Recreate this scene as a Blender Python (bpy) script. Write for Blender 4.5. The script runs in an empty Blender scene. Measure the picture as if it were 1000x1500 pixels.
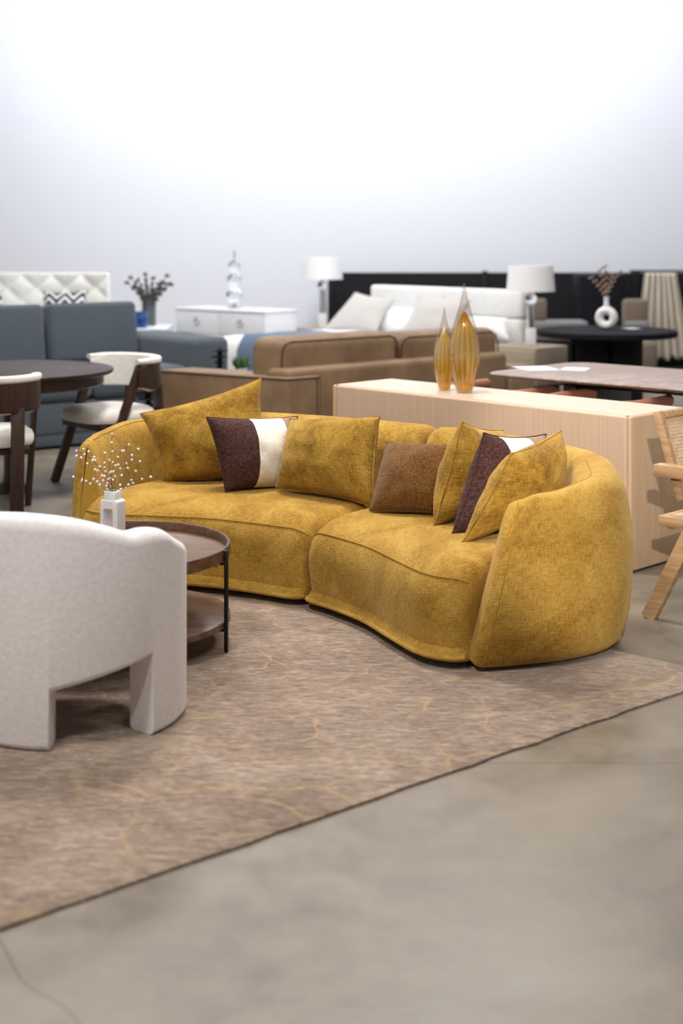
import bpy, bmesh, math, random
from mathutils import Vector, Matrix, noise
random.seed(7)
sc = bpy.context.scene
C = sc.collection
PI = math.pi
def rad(a): return a * PI / 180

# ------------------------------------------------------------------ camera
CAMZ, FPX, HOR = 1.6, 2100.0, 340.0
cd = bpy.data.cameras.new('camera'); cam = bpy.data.objects.new('camera', cd); C.objects.link(cam)
cam.location = (0, 0, CAMZ); cam.rotation_euler = (PI / 2, 0, 0)
cd.sensor_fit = 'HORIZONTAL'; cd.sensor_width = 36; cd.lens = 36 * FPX / 1000
cd.shift_y = -(750 - HOR) / 1000
cd.clip_end = 100
cd.dof.use_dof = True; cd.dof.focus_distance = 6.05; cd.dof.aperture_fstop = 2.5
sc.camera = cam
# ------------------------------------------------------------------ colour and light
sc.view_settings.view_transform = 'Standard'; sc.view_settings.look = 'None'
sc.view_settings.exposure = 0.0; sc.view_settings.gamma = 1.0; sc.view_settings.use_curve_mapping = False
wd = bpy.data.worlds.new('world'); sc.world = wd; wd.use_nodes = True
wd.node_tree.nodes['Background'].inputs[0].default_value = (0.93, 0.95, 1.0, 1)
wd.node_tree.nodes['Background'].inputs[1].default_value = 0.12
def area(loc, size, power, col=(1, 0.96, 0.91), rot=(0, 0, 0), sy=None):
    l = bpy.data.lights.new('lamp_or_added_wash', 'AREA'); l.energy = power; l.color = col
    l.shape = 'RECTANGLE'; l.size = size; l.size_y = sy or size
    o = bpy.data.objects.new('lamp_or_added_wash', l); o.location = loc; o.rotation_euler = rot; C.objects.link(o); return o
def spot(loc, target, power, angle=30, radius=0.05, col=(1, 0.93, 0.84), blend=0.5):
    l = bpy.data.lights.new('track_spot', 'SPOT'); l.energy = power; l.color = col
    l.spot_size = rad(angle); l.spot_blend = blend; l.shadow_soft_size = radius
    o = bpy.data.objects.new('track_spot', l); o.location = loc
    o.rotation_euler = (Vector(target) - Vector(loc)).to_track_quat('-Z', 'Y').to_euler(); C.objects.link(o); return o
for x, y, p in ((-2.2, 2.4, 190), (1.8, 2.2, 70), (-0.5, 7.3, 230), (2.6, 7.0, 80), (-3.0, 9.5, 115),
                (1.0, 10.8, 120), (-2.0, 13.0, 95), (2.2, 13.2, 70)):
    area((x, y, 5.3), 0.9, p)
area((-1.5, 15.0, 5.2), 6.0, 200, (0.92, 0.95, 1.0), (rad(40), 0, 0), 0.4)  # added wash light, no known fixture; brightens the upper back wall
area((3.0, 15.0, 5.2), 4.0, 110, (0.92, 0.95, 1.0), (rad(40), 0, 0), 0.4)  # second added wash, for the right part of the back wall
spot((-0.35, -3.0, 3.3), (1.55, 6.5, 0.45), 2600, 13, 0.04)
spot((-1.6, 1.0, 4.6), (0.1, 5.9, 0.3), 250, 46, 0.10)
spot((2.6, 3.6, 4.8), (0.4, 6.0, 0.4), 45, 50, 0.10)
spot((1.2, 4.6, 4.9), (0.9, 7.4, 0.7), 120, 50, 0.08)

# ------------------------------------------------------------------ pixel helpers
def PD(x, y, D): return Vector(((x - 500) * D / FPX, D, CAMZ - (y - HOR) * D / FPX))
def PZ(x, y, z): return PD(x, y, FPX * (CAMZ - z) / (y - HOR))

# ------------------------------------------------------------------ materials
MATS = {}
class NT:
    def __init__(s, name, rough=0.6, col=(0.8, 0.8, 0.8), **kw):
        m = bpy.data.materials.new(name); m.use_nodes = True; s.m = m; s.t = m.node_tree
        s.b = s.t.nodes['Principled BSDF']
        s.b.inputs['Base Color'].default_value = (*col, 1); s.b.inputs['Roughness'].default_value = rough
        for k, v in kw.items(): s.b.inputs[k.replace('_', ' ')].default_value = v
        MATS[name] = m
    def n(s, typ, **kw):
        nd = s.t.nodes.new(typ)
        for k, v in kw.items():
            if k.startswith('i_'): nd.inputs[k[2:].replace('_', ' ')].default_value = v
            else: setattr(nd, k, v)
        return nd
    def l(s, a, b): s.t.links.new(a, b)
    def coord(s, kind='Object', scale=(1, 1, 1), rot=(0, 0, 0)):
        tc = s.n('ShaderNodeTexCoord'); mp = s.n('ShaderNodeMapping')
        mp.inputs['Scale'].default_value = scale; mp.inputs['Rotation'].default_value = rot
        s.l(tc.outputs[kind], mp.inputs[0]); return mp.outputs[0]
    def noise(s, co, scale, detail=3, rough=0.5, dist=0.0):
        nd = s.n('ShaderNodeTexNoise'); nd.inputs['Scale'].default_value = scale; nd.inputs['Detail'].default_value = detail
        nd.inputs['Roughness'].default_value = rough; nd.inputs['Distortion'].default_value = dist
        s.l(co, nd.inputs['Vector']); return nd.outputs['Fac']
    def ramp(s, fac, stops):
        nd = s.n('ShaderNodeValToRGB'); e = nd.color_ramp.elements
        while len(e) > 1: e.remove(e[-1])
        for i, (p, c) in enumerate(stops):
            if i == 0: e[0].position = p; e[0].color = (*c, 1)
            else: k = e.new(p); k.color = (*c, 1)
        s.l(fac, nd.inputs[0]); return nd.outputs[0]
    def mix(s, fac, a, b, mode='MIX'):
        nd = s.n('ShaderNodeMix', data_type='RGBA', blend_type=mode)
        for i, v in ((0, fac), (6, a), (7, b)):
            if hasattr(v, 'is_linked'): s.l(v, nd.inputs[i])
            elif i == 0: nd.inputs[0].default_value = v
            else: nd.inputs[i].default_value = (*v, 1)
        return nd.outputs[2]
    def math(s, op, a, b=0.0, clamp=False):
        nd = s.n('ShaderNodeMath', operation=op, use_clamp=clamp)
        for i, v in enumerate((a, b)):
            if hasattr(v, 'is_linked'): s.l(v, nd.inputs[i])
            else: nd.inputs[i].default_value = v
        return nd.outputs[0]
    def base(s, c): s.l(c, s.b.inputs['Base Color'])
    def bump(s, h, strength=0.3, dist=0.01):
        nd = s.n('ShaderNodeBump'); nd.inputs['Strength'].default_value = strength; nd.inputs['Distance'].default_value = dist
        s.l(h, nd.inputs['Height']); s.l(nd.outputs[0], s.b.inputs['Normal'])

def plain(name, col, rough=0.5, **kw): return NT(name, rough, col, **kw).m

def chenille(name, dark, mid, light, patch=5.0, lo=0.36, hi=0.66, sheen=0.35, sheen_col=(1, 0.8, 0.4), wt=0.52, pt=0.50):
    t = NT(name, 0.9); t.b.inputs['Specular IOR Level'].default_value = 0.15
    t.b.inputs['Sheen Weight'].default_value = sheen; t.b.inputs['Sheen Roughness'].default_value = 0.45
    t.b.inputs['Sheen Tint'].default_value = (*sheen_col, 1)
    uvx = t.coord('UV', (210, 34, 1)); uvy = t.coord('UV', (34, 210, 1)); uv = t.coord('UV', (1, 1, 1))
    a = t.noise(uvx, 1.0, 2, 0.6); b = t.noise(uvy, 1.0, 2, 0.6)
    w = t.math('MULTIPLY', t.math('ADD', a, b), 0.5)
    p = t.noise(uv, patch, 4, 0.62, 0.6)  # patches put the velvety sheen of the pile direction into the colour
    f = t.math('ADD', t.math('MULTIPLY', w, wt), t.math('MULTIPLY', p, pt))
    t.base(t.ramp(f, ((lo, dark), (0.5 * (lo + hi), mid), (hi, light))))
    t.bump(w, 0.9, 0.005); return t.m
chenille('gold_chenille', (0.255, 0.124, 0.013), (0.435, 0.252, 0.045), (0.575, 0.378, 0.095), lo=0.40, hi=0.66, wt=0.62, pt=0.40)
chenille('gold_pillow_cloth', (0.165, 0.078, 0.007), (0.345, 0.192, 0.026), (0.515, 0.325, 0.074), 7.0, 0.41, 0.66)

def boucle(name, c1, c2, scale=170, bump=0.8):
    t = NT(name, 0.95); t.b.inputs['Specular IOR Level'].default_value = 0.1
    t.b.inputs['Sheen Weight'].default_value = 0.25
    co = t.coord('Object'); a = t.noise(co, scale, 3, 0.7)
    t.base(t.ramp(a, ((0.35, c1), (0.62, c2)))); t.bump(a, bump, 0.006); return t.m
boucle('white_boucle', (0.76, 0.725, 0.735), (0.83, 0.80, 0.81), 60, 0.25)
boucle('cream_boucle', (0.62, 0.60, 0.56), (0.90, 0.88, 0.85), 140)
boucle('teddy_brown', (0.085, 0.034, 0.005), (0.225, 0.097, 0.017), 125, 1.0)
boucle('light_cloth', (0.46, 0.44, 0.43), (0.54, 0.52, 0.50), 200, 0.3)
boucle('blue_grey_cloth', (0.066, 0.084, 0.108), (0.094, 0.116, 0.146), 150, 0.3)
boucle('white_leatherette', (0.78, 0.79, 0.78), (0.84, 0.85, 0.84), 20, 0.1)
boucle('grey_cloth', (0.16, 0.16, 0.16), (0.21, 0.21, 0.205), 150, 0.3)
boucle('taupe_cloth', (0.15, 0.115, 0.088), (0.20, 0.155, 0.12), 150, 0.3)
boucle('cream_drape', (0.58, 0.52, 0.42), (0.70, 0.63, 0.53), 60, 0.15)
boucle('blue_throw_cloth', (0.085, 0.135, 0.225), (0.135, 0.195, 0.30), 80, 0.4)
boucle('white_linen', (0.80, 0.81, 0.84), (0.86, 0.87, 0.90), 60, 0.15)

def stripe_cloth():
    t = NT('colour_block_cloth', 0.9); t.b.inputs['Specular IOR Level'].default_value = 0.1; t.b.inputs['Sheen Weight'].default_value = 0.05
    uvx = t.coord('UV', (200, 60, 1)); uvy = t.coord('UV', (50, 260, 1))
    w = t.math('MULTIPLY', t.math('ADD', t.noise(uvx, 1, 2), t.noise(uvy, 1, 2)), 0.5)
    u = t.n('ShaderNodeTexCoord'); g = t.n('ShaderNodeSeparateXYZ'); t.l(u.outputs['Generated'], g.inputs[0])
    at = t.n('ShaderNodeAttribute', attribute_name='band')
    br = t.ramp(w, ((0.38, (0.030, 0.012, 0.011)), (0.62, (0.105, 0.050, 0.043))))
    wh = t.ramp(w, ((0.35, (0.72, 0.67, 0.60)), (0.65, (0.88, 0.84, 0.78))))
    be = t.ramp(w, ((0.35, (0.24, 0.15, 0.10)), (0.65, (0.42, 0.29, 0.20))))
    f1 = t.math('GREATER_THAN', at.outputs['Fac'], 0.42); f2 = t.math('GREATER_THAN', at.outputs['Fac'], 0.84)
    t.base(t.mix(f2, t.mix(f1, br, wh), be)); t.bump(w, 0.6, 0.005)
stripe_cloth()
def zigzag():
    t = NT('zigzag_cloth', 0.9); uv = t.coord('UV', (1, 1, 1)); sx = t.n('ShaderNodeSeparateXYZ'); t.l(uv, sx.inputs[0])
    tri = t.math('PINGPONG', t.math('MULTIPLY', sx.outputs[0], 1.0), 0.09)
    v = t.math('FRACT', t.math('MULTIPLY', t.math('ADD', sx.outputs[1], t.math('MULTIPLY', tri, 1.2)), 10.5))
    t.base(t.mix(t.math('GREATER_THAN', v, 0.38), (0.75, 0.75, 0.76), (0.02, 0.025, 0.04)))
zigzag()

def wood(name, c1, c2, scale=(3, 40, 40), rough=0.45, bump=0.1, kind='Object', rot=(0, 0, 0), **kw):
    t = NT(name, rough, **kw); co = t.coord(kind, scale, rot)
    a = t.noise(co, 1.0, 4, 0.6, 0.4)
    t.base(t.ramp(a, ((0.3, c1), (0.7, c2)))); t.bump(a, bump, 0.003); return t.m
wood('walnut', (0.085, 0.040, 0.026), (0.185, 0.100, 0.066), (3, 34, 34), 0.35)
wood('dark_walnut', (0.016, 0.007, 0.005), (0.048, 0.020, 0.013), (30, 30, 3), 0.42)
wood('dark_walnut_top', (0.016, 0.010, 0.009), (0.038, 0.023, 0.021), (2, 26, 26), 0.5, Specular_IOR_Level=0.25)
wood('oak', (0.33, 0.195, 0.098), (0.52, 0.335, 0.185), (4, 40, 60), 0.5)
wood('ash_reeded', (0.46, 0.325, 0.232), (0.57, 0.42, 0.312), (190, 190, 1.2), 0.42, 0.15)
wood('ash_end', (0.50, 0.34, 0.21), (0.62, 0.44, 0.29), (60, 60, 1.5), 0.4, 0.1)
wood('ash_top', (0.48, 0.39, 0.285), (0.58, 0.485, 0.37), (3, 90, 90), 0.35, 0.1)
wood('warm_wood', (0.40, 0.22, 0.09), (0.55, 0.33, 0.15), (4, 30, 30), 0.5)
wood('beige_veneer', (0.30, 0.245, 0.175), (0.38, 0.315, 0.235), (3, 30, 30), 0.5)
wood('black_ribbed_wood', (0.003, 0.003, 0.006), (0.009, 0.009, 0.014), (60, 60, 2), 0.85, Specular_IOR_Level=0.2)
plain('black_metal', (0.008, 0.008, 0.009), 0.4, Metallic=0.4)
plain('black_paint', (0.006, 0.006, 0.008), 0.6, Specular_IOR_Level=0.25)
plain('near_black_panel', (0.008, 0.008, 0.010), 0.7, Specular_IOR_Level=0.2)
plain('white_ceramic', (0.80, 0.80, 0.82), 0.5)
plain('white_lacquer', (0.76, 0.78, 0.82), 0.25)
plain('lacquer_gap', (0.25, 0.26, 0.28), 0.6)
plain('chrome', (0.75, 0.75, 0.77), 0.18, Metallic=1.0)
plain('paper', (0.62, 0.65, 0.72), 0.6)
plain('twig', (0.22, 0.14, 0.09), 0.7)
plain('berry_white', (0.84, 0.78, 0.76), 0.45)
plain('leaf_green', (0.045, 0.13, 0.03), 0.5)
plain('dry_twig', (0.055, 0.05, 0.045), 0.8)
plain('dark_vase_glaze', (0.055, 0.075, 0.075), 0.25)
plain('cobalt_glass', (0.008, 0.060, 0.26), 0.2)
plain('lamp_shade_cloth', (0.85, 0.86, 0.88), 0.8)
plain('gold_piping', (0.36, 0.20, 0.026), 0.9)
plain('terracotta_leather', (0.30, 0.125, 0.075), 0.45)
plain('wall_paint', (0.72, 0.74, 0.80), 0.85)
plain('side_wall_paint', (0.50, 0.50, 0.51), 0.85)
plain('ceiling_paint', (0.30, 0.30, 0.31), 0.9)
plain('pampas', (0.30, 0.22, 0.17), 0.9)
plain('dark_rubber', (0.01, 0.01, 0.01), 0.8)
def leather():
    t = NT('brown_leather', 0.55); co = t.coord('Object')
    a = t.noise(co, 3.0, 5, 0.65); b = t.noise(co, 130, 2)
    t.base(t.ramp(a, ((0.32, (0.160, 0.097, 0.052)), (0.68, (0.262, 0.170, 0.096))))); t.bump(b, 0.25, 0.003)
leather(); plain('leather_welt', (0.055, 0.030, 0.018), 0.6)
def marble():
    t = NT('brown_marble', 0.33); t.b.inputs['Specular IOR Level'].default_value = 0.3; co = t.coord('Object', (6, 1.2, 6)); a = t.noise(co, 3.0, 6, 0.65, 0.8)
    t.base(t.ramp(a, ((0.30, (0.165, 0.112, 0.086)), (0.50, (0.26, 0.185, 0.147)), (0.70, (0.37, 0.29, 0.24)))))
marble()
def glass(name, col, ior=1.45, rough=0.0):
    t = NT(name, rough, col); t.b.inputs['Transmission Weight'].default_value = 1.0; t.b.inputs['IOR'].default_value = ior; return t.m
def thin_glass(name, tint, gloss):
    t = NT(name, 0.05); tr = t.n('ShaderNodeBsdfTransparent'); gs = t.n('ShaderNodeBsdfGlossy'); mx = t.n('ShaderNodeMixShader'); lw = t.n('ShaderNodeLayerWeight')
    tr.inputs[0].default_value = (*tint, 1); gs.inputs['Roughness'].default_value = 0.04; lw.inputs[0].default_value = 0.32
    f = t.math('ADD', t.math('MULTIPLY', lw.outputs['Facing'], gloss), 0.07); t.l(f, mx.inputs[0]); t.l(tr.outputs[0], mx.inputs[1]); t.l(gs.outputs[0], mx.inputs[2])
    t.l(mx.outputs[0], t.t.nodes['Material Output'].inputs[0])
thin_glass('clear_glass', (0.90, 0.87, 0.83), 0.50)
glass('lamp_crystal', (0.97, 0.98, 1.0))
def amber():
    t = NT('amber_glass', 0.08); 
    co = t.coord('Object'); v = t.n('ShaderNodeTexVoronoi'); v.inputs['Scale'].default_value = 150; t.l(co, v.inputs['Vector'])
    z = t.n('ShaderNodeSeparateXYZ'); t.l(co, z.inputs[0])
    a = t.math('ARCTAN2', z.outputs[1], z.outputs[0]); st = t.math('SINE', t.math('MULTIPLY', a, 14.0))
    st = t.math('ADD', t.math('MULTIPLY', st, 0.5), 0.5)
    pale = t.ramp(z.outputs[2], ((0.0, (1.0, 0.74, 0.06)), (0.10, (1.0, 0.86, 0.25)), (0.20, (1.0, 0.97, 0.78)), (0.33, (1.0, 0.92, 0.50)), (0.41, (0.95, 0.62, 0.07))))
    deep = t.ramp(z.outputs[2], ((0.0, (0.80, 0.43, 0.008)), (0.12, (0.88, 0.54, 0.03)), (0.22, (0.88, 0.68, 0.25)), (0.35, (0.80, 0.52, 0.05)), (0.42, (0.50, 0.22, 0.012))))
    c = t.mix(st, deep, pale); t.base(c); t.bump(v.outputs['Distance'], 0.2, 0.004)
    tr = t.n('ShaderNodeBsdfTransparent'); tl = t.n('ShaderNodeBsdfTranslucent'); m1 = t.n('ShaderNodeMixShader'); m2 = t.n('ShaderNodeMixShader')
    t.l(c, tr.inputs[0]); t.l(c, tl.inputs[0]); m1.inputs[0].default_value = 0.4; m2.inputs[0].default_value = 0.60
    t.l(t.b.outputs[0], m1.inputs[1]); t.l(tl.outputs[0], m1.inputs[2]); t.l(m1.outputs[0], m2.inputs[1]); t.l(tr.outputs[0], m2.inputs[2])
    t.l(m2.outputs[0], t.t.nodes['Material Output'].inputs[0])
amber()
def cane():
    t = NT('cane_webbing', 0.6); uv = t.coord('UV', (1, 1, 1)); a = t.noise(t.coord('Object'), 60, 3)
    t.base(t.ramp(a, ((0.3, (0.56, 0.40, 0.25)), (0.7, (0.75, 0.58, 0.40)))))
cane()
def concrete():
    t = NT('polished_concrete', 0.4); co = t.coord('Object')
    a = t.noise(co, 0.9, 6, 0.6, 0.5); b = t.noise(co, 7, 5, 0.7); c = t.noise(co, 60, 3)
    f = t.math('ADD', t.math('MULTIPLY', a, 0.6), t.math('MULTIPLY', b, 0.4))
    col = t.ramp(f, ((0.30, (0.105, 0.084, 0.064)), (0.50, (0.190, 0.160, 0.126)), (0.70, (0.285, 0.246, 0.200))))
    v = t.n('ShaderNodeTexVoronoi', feature='DISTANCE_TO_EDGE'); v.inputs['Scale'].default_value = 0.45
    d = t.n('ShaderNodeMix', data_type='VECTOR'); d.inputs[0].default_value = 0.12
    nv = t.n('ShaderNodeTexNoise'); nv.inputs['Scale'].default_value = 2.5; t.l(co, nv.inputs['Vector'])
    t.l(co, d.inputs[4]); t.l(nv.outputs['Color'], d.inputs[5]); t.l(d.outputs[1], v.inputs['Vector'])
    crack = t.math('LESS_THAN', v.outputs['Distance'], 0.0016)
    t.base(t.mix(t.math('MULTIPLY', crack, 0.55), col, (0.05, 0.04, 0.035)))
    r = t.math('ADD', t.math('MULTIPLY', b, 0.35), 0.2); t.l(r, t.b.inputs['Roughness']); t.bump(c, 0.08, 0.003)
concrete()
def rugmat():
    t = NT('rug_pile', 0.95); t.b.inputs['Specular IOR Level'].default_value = 0.1; t.b.inputs['Sheen Weight'].default_value = 0.3
    co = t.coord('Object', (1, 1, 1)); st = t.coord('Object', (16, 75, 20), (0, 0, rad(-8)))
    st2 = t.coord('Object', (50, 300, 50), (0, 0, rad(-8)))
    a = t.noise(st, 1.0, 4, 0.65, 0.4); b = t.noise(co, 2.2, 4, 0.6); c = t.noise(st2, 1.0, 2, 0.6)
    f = t.math('ADD', t.math('ADD', t.math('MULTIPLY', a, 0.42), t.math('MULTIPLY', b, 0.28)), t.math('MULTIPLY', c, 0.34))
    col = t.ramp(f, ((0.40, (0.125, 0.078, 0.054)), (0.52, (0.255, 0.184, 0.136)), (0.64, (0.470, 0.372, 0.300))))
    d = t.n('ShaderNodeMix', data_type='VECTOR'); d.inputs[0].default_value = 0.22
    nv = t.n('ShaderNodeTexNoise'); nv.inputs['Scale'].default_value = 3.0; t.l(co, nv.inputs['Vector'])
    t.l(t.coord('Object', (1.0, 1.5, 1), (0, 0, rad(20))), d.inputs[4]); t.l(nv.outputs['Color'], d.inputs[5])
    v = t.n('ShaderNodeTexVoronoi', feature='DISTANCE_TO_EDGE'); v.inputs['Scale'].default_value = 3.3; t.l(d.outputs[1], v.inputs['Vector'])
    ln = t.math('SUBTRACT', 1.0, t.math('MULTIPLY', v.outputs['Distance'], 50.0), True)
    ln = t.math('MULTIPLY', ln, t.math('MULTIPLY', t.math('SUBTRACT', t.noise(co, 7, 3), 0.30, True), 4.0, True))
    t.base(t.mix(t.math('MULTIPLY', ln, 0.75), col, (0.46, 0.30, 0.14))); t.bump(c, 0.6, 0.006)
rugmat()

# ------------------------------------------------------------------ mesh helpers
class MB:
    def __init__(s): s.bm = bmesh.new(); s.uv = s.bm.loops.layers.uv.new('UVMap')
    def grid(s, P, cu=False, cv=False, cap0=False, cap1=False, uvs=None):
        n, m = len(P), len(P[0]); vs = [[s.bm.verts.new(p) for p in r] for r in P]
        if uvs is None:
            uvs = [[None] * (m + 1) for _ in range(n + 1)]
            mid_j = m // 3; acc_u = [0.0]
            for i in range(1, n + 1): acc_u.append(acc_u[-1] + (Vector(P[i % n][mid_j]) - Vector(P[i - 1][mid_j])).length)
            im = n // 2; acc_v = [0.0]
            for j in range(1, m + 1): acc_v.append(acc_v[-1] + (Vector(P[im][j % m]) - Vector(P[im][j - 1])).length)
            for i in range(n + 1):
                for j in range(m + 1): uvs[i][j] = (acc_u[i], acc_v[j])
        for i in range(n if cu else n - 1):
            for j in range(m if cv else m - 1):
                i2, j2 = (i + 1) % n, (j + 1) % m
                try: f = s.bm.faces.new((vs[i][j], vs[i2][j], vs[i2][j2], vs[i][j2]))
                except ValueError: continue
                f.smooth = True
                for lp, q in zip(f.loops, ((i, j), (i + 1, j), (i + 1, j + 1), (i, j + 1))): lp[s.uv].uv = uvs[q[0]][q[1]]
        for flag, row in ((cap0, vs[0]), (cap1, vs[-1])):
            if flag:
                try: s.bm.faces.new(row).smooth = True
                except ValueError: pass
        return vs
    def box(s, size, loc=(0, 0, 0), rot=None, bev=0.0, seg=2):
        t = bmesh.new(); bmesh.ops.create_cube(t, size=1.0)
        for v in t.verts: v.co = Vector((v.co.x * size[0], v.co.y * size[1], v.co.z * size[2]))
        if bev > 0: bmesh.ops.bevel(t, geom=t.edges[:], offset=min(bev, min(size) * 0.49), segments=seg, profile=0.5, affect='EDGES')
        M = Matrix.Translation(loc) @ (rot.to_4x4() if rot else Matrix.Identity(4))
        s.add(t, M)
    def add(s, t, M=Matrix.Identity(4)):
        mp = {v: s.bm.verts.new(M @ v.co) for v in t.verts}
        for f in t.faces:
            nf = s.bm.faces.new([mp[v] for v in f.verts]); nf.smooth = True
            n = f.normal; 
            for lp, v in zip(nf.loops, f.verts):
                c = v.co
                lp[s.uv].uv = (c.y, c.z) if abs(n.x) > 0.7 else ((c.x, c.z) if abs(n.y) > 0.7 else (c.x, c.y))
        t.free()
    def tube(s, pts, r, seg=10, cap=True, sx=1.0):
        pts = [Vector(p) for p in pts]; n = len(pts); rows = []
        up = Vector((0, 0, 1))
        for i, p in enumerate(pts):
            d = (pts[min(i + 1, n - 1)] - pts[max(i - 1, 0)]).normalized()
            a = d.cross(up)
            if a.length < 1e-3: a = d.cross(Vector((1, 0, 0)))
            a.normalize(); b = a.cross(d).normalized()
            rr = r[i] if isinstance(r, (list, tuple)) else r
            rows.append([p + a * math.cos(2 * PI * k / seg) * rr * sx + b * math.sin(2 * PI * k / seg) * rr for k in range(seg)])
        s.grid(rows, cv=True, cap0=cap, cap1=cap)
    def bar(s, p, q, w, h, side, bev=0.006):
        p, q, side = Vector(p), Vector(q), Vector(side); d = (q - p); L = d.length; d.normalize()
        sd = (side - d * side.dot(d)).normalized(); up = d.cross(sd)
        s.box((L, w, h), (p + q) / 2, Matrix((d, sd, up)).transposed(), bev)
    def lathe(s, prof, loc=(0, 0, 0), seg=40, rib=None):
        rows = []
        for (r, z) in prof:
            row = []
            for k in range(seg):
                a = 2 * PI * k / seg; rr = r * (1 + (rib[1] * math.cos(rib[0] * a) if rib else 0))
                row.append(Vector(loc) + Vector((rr * math.cos(a), rr * math.sin(a), z)))
            rows.append(row)
        s.grid(rows, cv=True, cap0=prof[0][0] > 1e-5, cap1=prof[-1][0] > 1e-5)
    def ball(s, c, r, seg=12):
        prof = [(max(1e-6, r * math.sin(PI * i / 8)), -r * math.cos(PI * i / 8)) for i in range(9)]
        s.lathe(prof, c, seg)
    def build(s, name, mat, parent=None, world=False, sharp=40, mods=None):
        bmesh.ops.remove_doubles(s.bm, verts=s.bm.verts[:], dist=1e-5)
        bmesh.ops.recalc_face_normals(s.bm, faces=s.bm.faces[:])
        if world and parent is not None:
            Mi = ROOTM[root_of(parent).name].inverted()
            for v in s.bm.verts: v.co = Mi @ v.co
        me = bpy.data.meshes.new(name); s.bm.to_mesh(me); s.bm.free()
        if sharp: me.set_sharp_from_angle(angle=rad(sharp))
        me.materials.append(MATS[mat]); o = bpy.data.objects.new(name, me); C.objects.link(o)
        if parent is not None: o.parent = parent
        return o
ROOTM = {}
def root_of(o):
    while o.parent: o = o.parent
    return o
def thing(name, label, cat, loc=(0, 0, 0), rotz=0.0, group=None):
    o = bpy.data.objects.new(name, None); C.objects.link(o); o.location = loc; o.rotation_euler = (0, 0, rotz)
    o.empty_display_size = 0.1; o['label'] = label; o['category'] = cat
    if group: o['group'] = group
    ROOTM[o.name] = Matrix.Translation(loc) @ Matrix.Rotation(rotz, 4, 'Z'); return o
def tag(o, label, cat, group=None):
    o['label'] = label; o['category'] = cat
    if group: o['group'] = group
    return o
def recentre(o, loc):
    loc = Vector(loc)
    for v in o.data.vertices: v.co -= loc
    o.location = loc; return o
def struct(name, mb, mat):
    o = mb.build(name, mat); o['kind'] = 'structure'; return o
def dup(root, loc, rotz, label, group=None):
    r = root.copy(); C.objects.link(r); r.location = loc; r.rotation_euler = (0, 0, rotz); r['label'] = label
    for ch in root.children:
        c = ch.copy(); C.objects.link(c); c.parent = r
        for g in ch.children:
            d = g.copy(); C.objects.link(d); d.parent = c
    if group: r['group'] = group
    return r
def catmull(P, n, closed=False):
    P = [Vector(p) for p in P]; out = []
    m = len(P)
    for k in range(n):
        t = k / (n - 1) * (m - 1); i = min(int(t), m - 2); f = t - i
        a, b, c, d = P[max(i - 1, 0)], P[i], P[i + 1], P[min(i + 2, m - 1)]
        if i == 0: a = 2 * b - c
        if i == m - 2: d = 2 * c - b
        out.append(0.5 * ((2 * b) + (c - a) * f + (2 * a - 5 * b + 4 * c - d) * f * f + (3 * b - a - 3 * c + d) * f ** 3))
    return out
def lerp_tab(T, x):
    if x <= T[0][0]: return T[0][1]
    for (a, va), (b, vb) in zip(T, T[1:]):
        if x <= b:
            f = (x - a) / (b - a); f = f * f * (3 - 2 * f); return va + (vb - va) * f
    return T[-1][1]
def smooth_tab(T, x):
    x = min(max(x, T[0][0]), T[-1][0]); n = len(T)
    k = max(i for i in range(n - 1) if T[i][0] <= x); sl = []
    for i in (k, k + 1):
        a, b = T[max(i - 1, 0)], T[min(i + 1, n - 1)]; sl.append((b[1] - a[1]) / (b[0] - a[0]))
    (x0, y0), (x1, y1) = T[k], T[k + 1]; h = x1 - x0; t = (x - x0) / h
    return (2 * t ** 3 - 3 * t * t + 1) * y0 + (t ** 3 - 2 * t * t + t) * h * sl[0] + (-2 * t ** 3 + 3 * t * t) * y1 + (t ** 3 - t * t) * h * sl[1]
def wob(p, amp, sc_): return noise.noise(Vector(p) * sc_) * amp

# ------------------------------------------------------------------ the room
m = MB(); m.box((16, 24, 0.1), (0, 6.6, -0.05)); struct('floor', m, 'polished_concrete')
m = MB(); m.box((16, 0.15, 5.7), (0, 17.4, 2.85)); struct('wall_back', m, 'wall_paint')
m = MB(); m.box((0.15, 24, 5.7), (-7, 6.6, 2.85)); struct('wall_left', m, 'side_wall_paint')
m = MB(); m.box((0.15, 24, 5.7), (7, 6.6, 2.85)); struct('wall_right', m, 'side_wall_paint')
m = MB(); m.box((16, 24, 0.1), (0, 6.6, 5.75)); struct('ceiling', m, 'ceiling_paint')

# ------------------------------------------------------------------ rug
rc = PZ(1063, 993, 0.0)
e1 = Vector((-0.735, 0.678, 0)).normalized(); e2 = Vector((-0.757, -0.653, 0)).normalized()
m = MB()
n1, n2 = 30, 44
def rugpt(i, j, z):
    p = rc + e1 * (2.75 * i / n1) + e2 * (4.1 * j / n2)
    ed = 1.0 if i in (0, n1) or j in (0, n2) else 0.0
    return Vector((p.x + ed * wob(p, 0.008, 9), p.y + ed * wob(p + Vector((5, 0, 0)), 0.008, 9), z))
top = [[rugpt(i, j, 0.012 if 0 < i < n1 and 0 < j < n2 else 0.008) for j in range(n2 + 1)] for i in range(n1 + 1)]
vs = m.grid(top)
brd = [(i, 0) for i in range(n1 + 1)] + [(n1, j) for j in range(1, n2 + 1)] + [(i, n2) for i in range(n1 - 1, -1, -1)] + [(0, j) for j in range(n2 - 1, 0, -1)]
lowv = [m.bm.verts.new(Vector((vs[i][j].co.x, vs[i][j].co.y, 0.0005))) for i, j in brd]
for k in range(len(brd)):
    k2 = (k + 1) % len(brd); a, b = brd[k], brd[k2]
    m.bm.faces.new((vs[a[0]][a[1]], vs[b[0]][b[1]], lowv[k2], lowv[k]))
m.bm.faces.new(lowv)
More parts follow.
